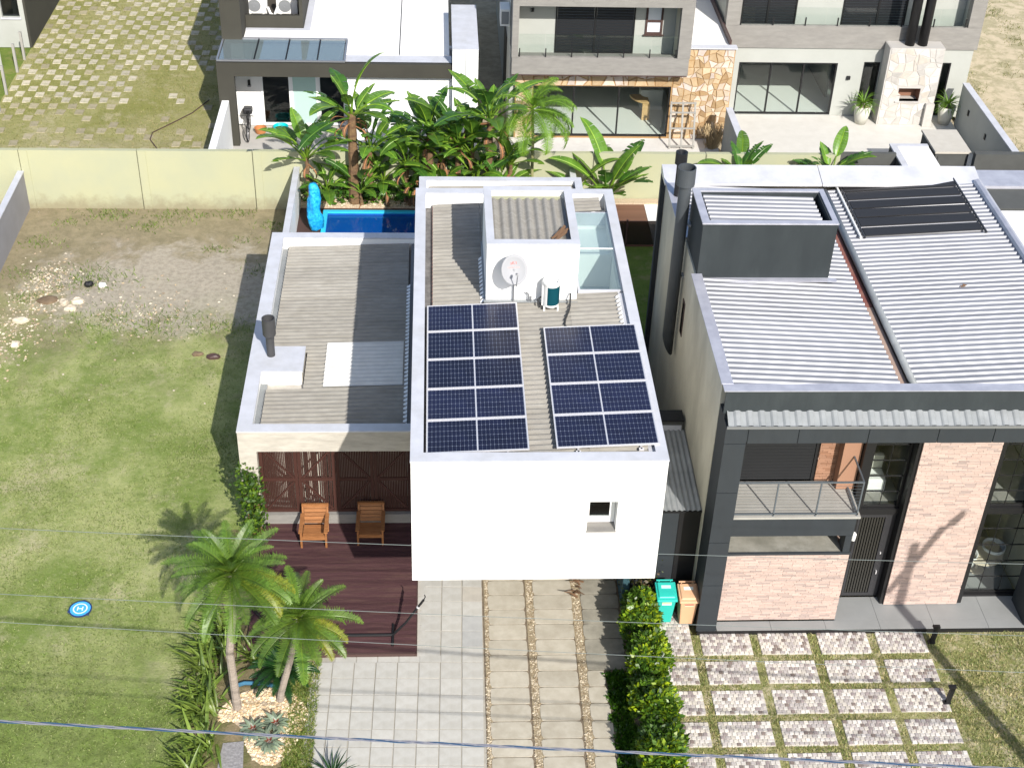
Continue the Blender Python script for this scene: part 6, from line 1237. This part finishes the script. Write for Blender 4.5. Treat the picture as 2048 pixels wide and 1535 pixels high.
# climber at the wing corner
pts = []
while len(pts) < 2000:
    t_ = random.random(); x = -4.33+.28*t_+random.gauss(0,.11); y = 5.42+random.gauss(0,.2)+.3*(1-t_); z = 2.3*random.random()**.8*(1-.3*t_); pts.append((x, y, z))
cl = thing('shrub', 'climbing shrub on the concrete corner pillar of the wing', 'shrub', (-4.2, 5.4, 0)); bush_leaves('foliage', pts, .08, .16, M['bush'], [(1,1,1), (1.5,1.3,.9), (.6,.65,.6), (2.0,1.6,.6)], cl); b = MB()
for k in range(6): b.tube([(-4.25+.05*k, 5.45, 0), (-4.3+.06*k, 5.45, .9), (-4.35+.07*k+random.uniform(-.1,.1), 5.5, 1.7)], [.025,.018,.008], 5)
b.build('stems', M['btrunk'], cl)
# potted plants by the fireplace
PF = [strap(.85, .05, .9, M['areca'], 21), strap(.75, .05, 1.3, M['areca'], 22)]
for k, (x, y) in enumerate(((17.85, 30.2), (21.32, 30.2))):
    t = rosette('potted_palm', (x, y, .012), PF, 60, .95, ['spiky green plant in a pale pot left of the fireplace', 'spiky green plant in a pale pot right of the fireplace'][k], .02, 1.35, 130+k, pn='leaf', h=.75, group='potted plants')
    b = MB(); b.lathe((x, y, .012), [(0, 0), (.22, 0), (.30, .35), (.36, .78), (.33, .80), (.29, .68), (0, .68)], 22); b.smooth = True; b.build('pot', M['pot'], t); b = MB(); b.lathe((x, y, .012), [(.31, .70), (0, .72)], 18); b.build('soil', M['pebblebase'], t)
# dry ornamental grass by the stone wall
t = thing('dry_grass_clump', 'straw coloured dry ornamental grass against the ochre stone wall', 'plant', (11.35, 27.9, 0)); b = MB(); r = random.Random(4)
for i in range(240):
    a = r.uniform(0, 6.28); l = r.uniform(.9, 1.7); o_ = Vector((11.35+r.gauss(0,.1), 27.9+r.gauss(0,.1), .01)); d = Vector((math.cos(a)*.35, math.sin(a)*.3, 1)).normalized(); p1 = o_+d*l*.6; p2 = p1+Vector((d.x*1.2, d.y*1.2, -.15))*l*.5; w_ = Vector((.01, .004, 0)); k = r.uniform(.6, 1.3)
    b.add([o_-w_, o_+w_, p1+w_, p1-w_], [(0,1,2,3)], (k,k,k)); b.add([p1-w_, p1+w_, p2], [(0,1,2)], (k,k,k))
b.build('blades', M['straw'], t)
# driftwood roots beside the driveway shade
b = MB(); r = random.Random(9)
for i in range(9): p = Vector((4.1+r.uniform(-.15,.15), 3.3+r.uniform(-.4,.4), .03)); q = p+Vector((r.uniform(-.4,.3), r.uniform(-.35,.1), r.uniform(.05,.3))); b.tube([p, p.lerp(q, .5)+Vector((0,0,.05)), q], [.03,.02,.008], 5)
tag(b.build('dry_branches', M['dry']), 'small dry branches beside the driveway strip under the box', 'branches')

# ------------------------------------------------------------------ grass blades (stuff)
def grass(name, n, x0, x1, y0, y1, dens, h0, h1, mt, cols, z=-.02, parent=None):
    P = np.column_stack([rng.uniform(x0, x1, n*2), rng.uniform(y0, y1, n*2)]); keep = np.array([random.random() < dens(a, c) for a, c in P]); P = P[keep][:n]; n = len(P)
    a = rng.uniform(0, 6.28, n); h = rng.uniform(h0, h1, n); w_ = rng.uniform(.006, .014, n)+h*.05; lean = rng.normal(0, .7, (n, 2))*h[:, None]
    B = np.column_stack([P, np.full(n, z)]); dx = np.column_stack([np.cos(a)*w_, np.sin(a)*w_, np.zeros(n)]); T = B+np.column_stack([lean, h])
    V = np.stack([B-dx, B+dx, T], 1).reshape(-1, 3); ci = rng.integers(0, len(cols), n); C = np.array(cols)[ci]*rng.uniform(.7, 1.25, n)[:, None]
    return stuff(tag(tri_mesh(name, V, 3, mt, C, parent), *parent_lab[name]))
parent_lab = {'lawn_grass': ('short mown grass of the empty lot', 'grass'), 'front_grass': ('patchy straw tinged grass round the cobbled pads', 'grass'), 'yard_grass': ('yellowish grass between the yard pavers', 'grass'), 'weeds': ('green weed tufts along the yellow wall', 'weeds'), 'strip_grass': ('dark green grass beside the hedge and palm bed', 'grass'), 'scrub_grass': ('sparse scrub on the sandy lot', 'grass')}
def nz(x, y): return .5+.25*math.sin(x*1.1+.6*math.sin(y*.9))+.25*math.sin(y*1.4+1.7*math.sin(x*.7))
gc = [(.9,.95,.8), (1.15,1.1,1.2), (.65,.75,.5), (1.3,1.2,1.5), (.8,.95,.6)]
grass('lawn_grass', 90000, -13.8, -4.45, -3.5, 16, lambda x, y: max(.05, (1 if y < 9 else 1-(y-9)/7.5))*(.35+.65*nz(x, y)), .02, .055, M['grassb'], gc)
def inpad(x, y): return any(a-.02 < x < c+.02 for a, c in cx) and any(a-.02 < y < c+.02 for a, c in ry)
grass('front_grass', 42000, 5.75, 16, -3.2, 1.74, lambda x, y: 0 if inpad(x, y) else .5+.5*nz(x*2, y*2), .02, .065, M['grassb'], [(1,1,1), (1.9,1.4,2.0), (2.3,1.7,2.8), (.75,.85,.6), (1.4,1.2,1.2)])
grass('yard_grass', 26000, -16.9, -7.7, 23.2, 43, lambda x, y: .3+.7*nz(x, y), .03, .08, M['grassb'], [(1.1,1,1), (1.6,1.25,1.4), (1.9,1.35,2), (.9,.95,.6)])
def weed(x, y): return max([math.exp(-(((x-a)/s)**2+((y-c)/(s*.6))**2)) for a, c, s in ((-8.7,22.3,.8), (-12.3,21.7,.45), (-9.5,21.5,.5), (-6.6,22.5,.6), (-7.5,22.3,.4), (-11,22.4,.8), (-5.2,21.6,.5), (-6.0,20.6,.4), (-12.9,18.2,.7), (-12.7,16.9,.5), (-10.9,18.0,1.1), (-9.7,15.6,1.2), (-12.9,20.4,.6), (-6.9,19.9,.4), (-5.2,18.6,.5), (-8.2,15.4,1.1), (-6.6,15.2,.8))])
grass('weeds', 9000, -13.7, -4.6, 14, 22.7, weed, .05, .15, M['grassb'], [(.75,.95,.5), (.95,1.1,.6), (.55,.75,.4)])
grass('strip_grass', 14000, -2.85, -2.2, -3.5, 1.0, lambda x, y: .4+.6*nz(x, y), .03, .09, M['grassb'], [(.8,1,.5), (1.1,1.2,.6), (.6,.8,.4), (1.7,1.4,1.4)], -.005)
g2 = stuff(tag(bush_leaves('hedge_side_grass', [(4.5+random.random()**.8*.5+.06*math.sin(y_*9), y_, -.03) for y_ in [random.uniform(-3.2, .6) for _ in range(4200)]], .06, .16, M['hedge'], [(.75,.9,.6), (.5,.7,.4), (1,1.1,.6)], None, 1.6), 'dark green ground cover along the foot of the hedge', 'ground cover'))
grass('scrub_grass', 16000, 22.1, 30, 24, 45, lambda x, y: max(0, nz(x*1.3, y*1.2)*nz(x*3.1+2, y*2.7)*1.6-.35), .05, .14, M['grassb'], [(1,.95,.8), (1.5,1.2,1.3), (.8,.8,.5)])
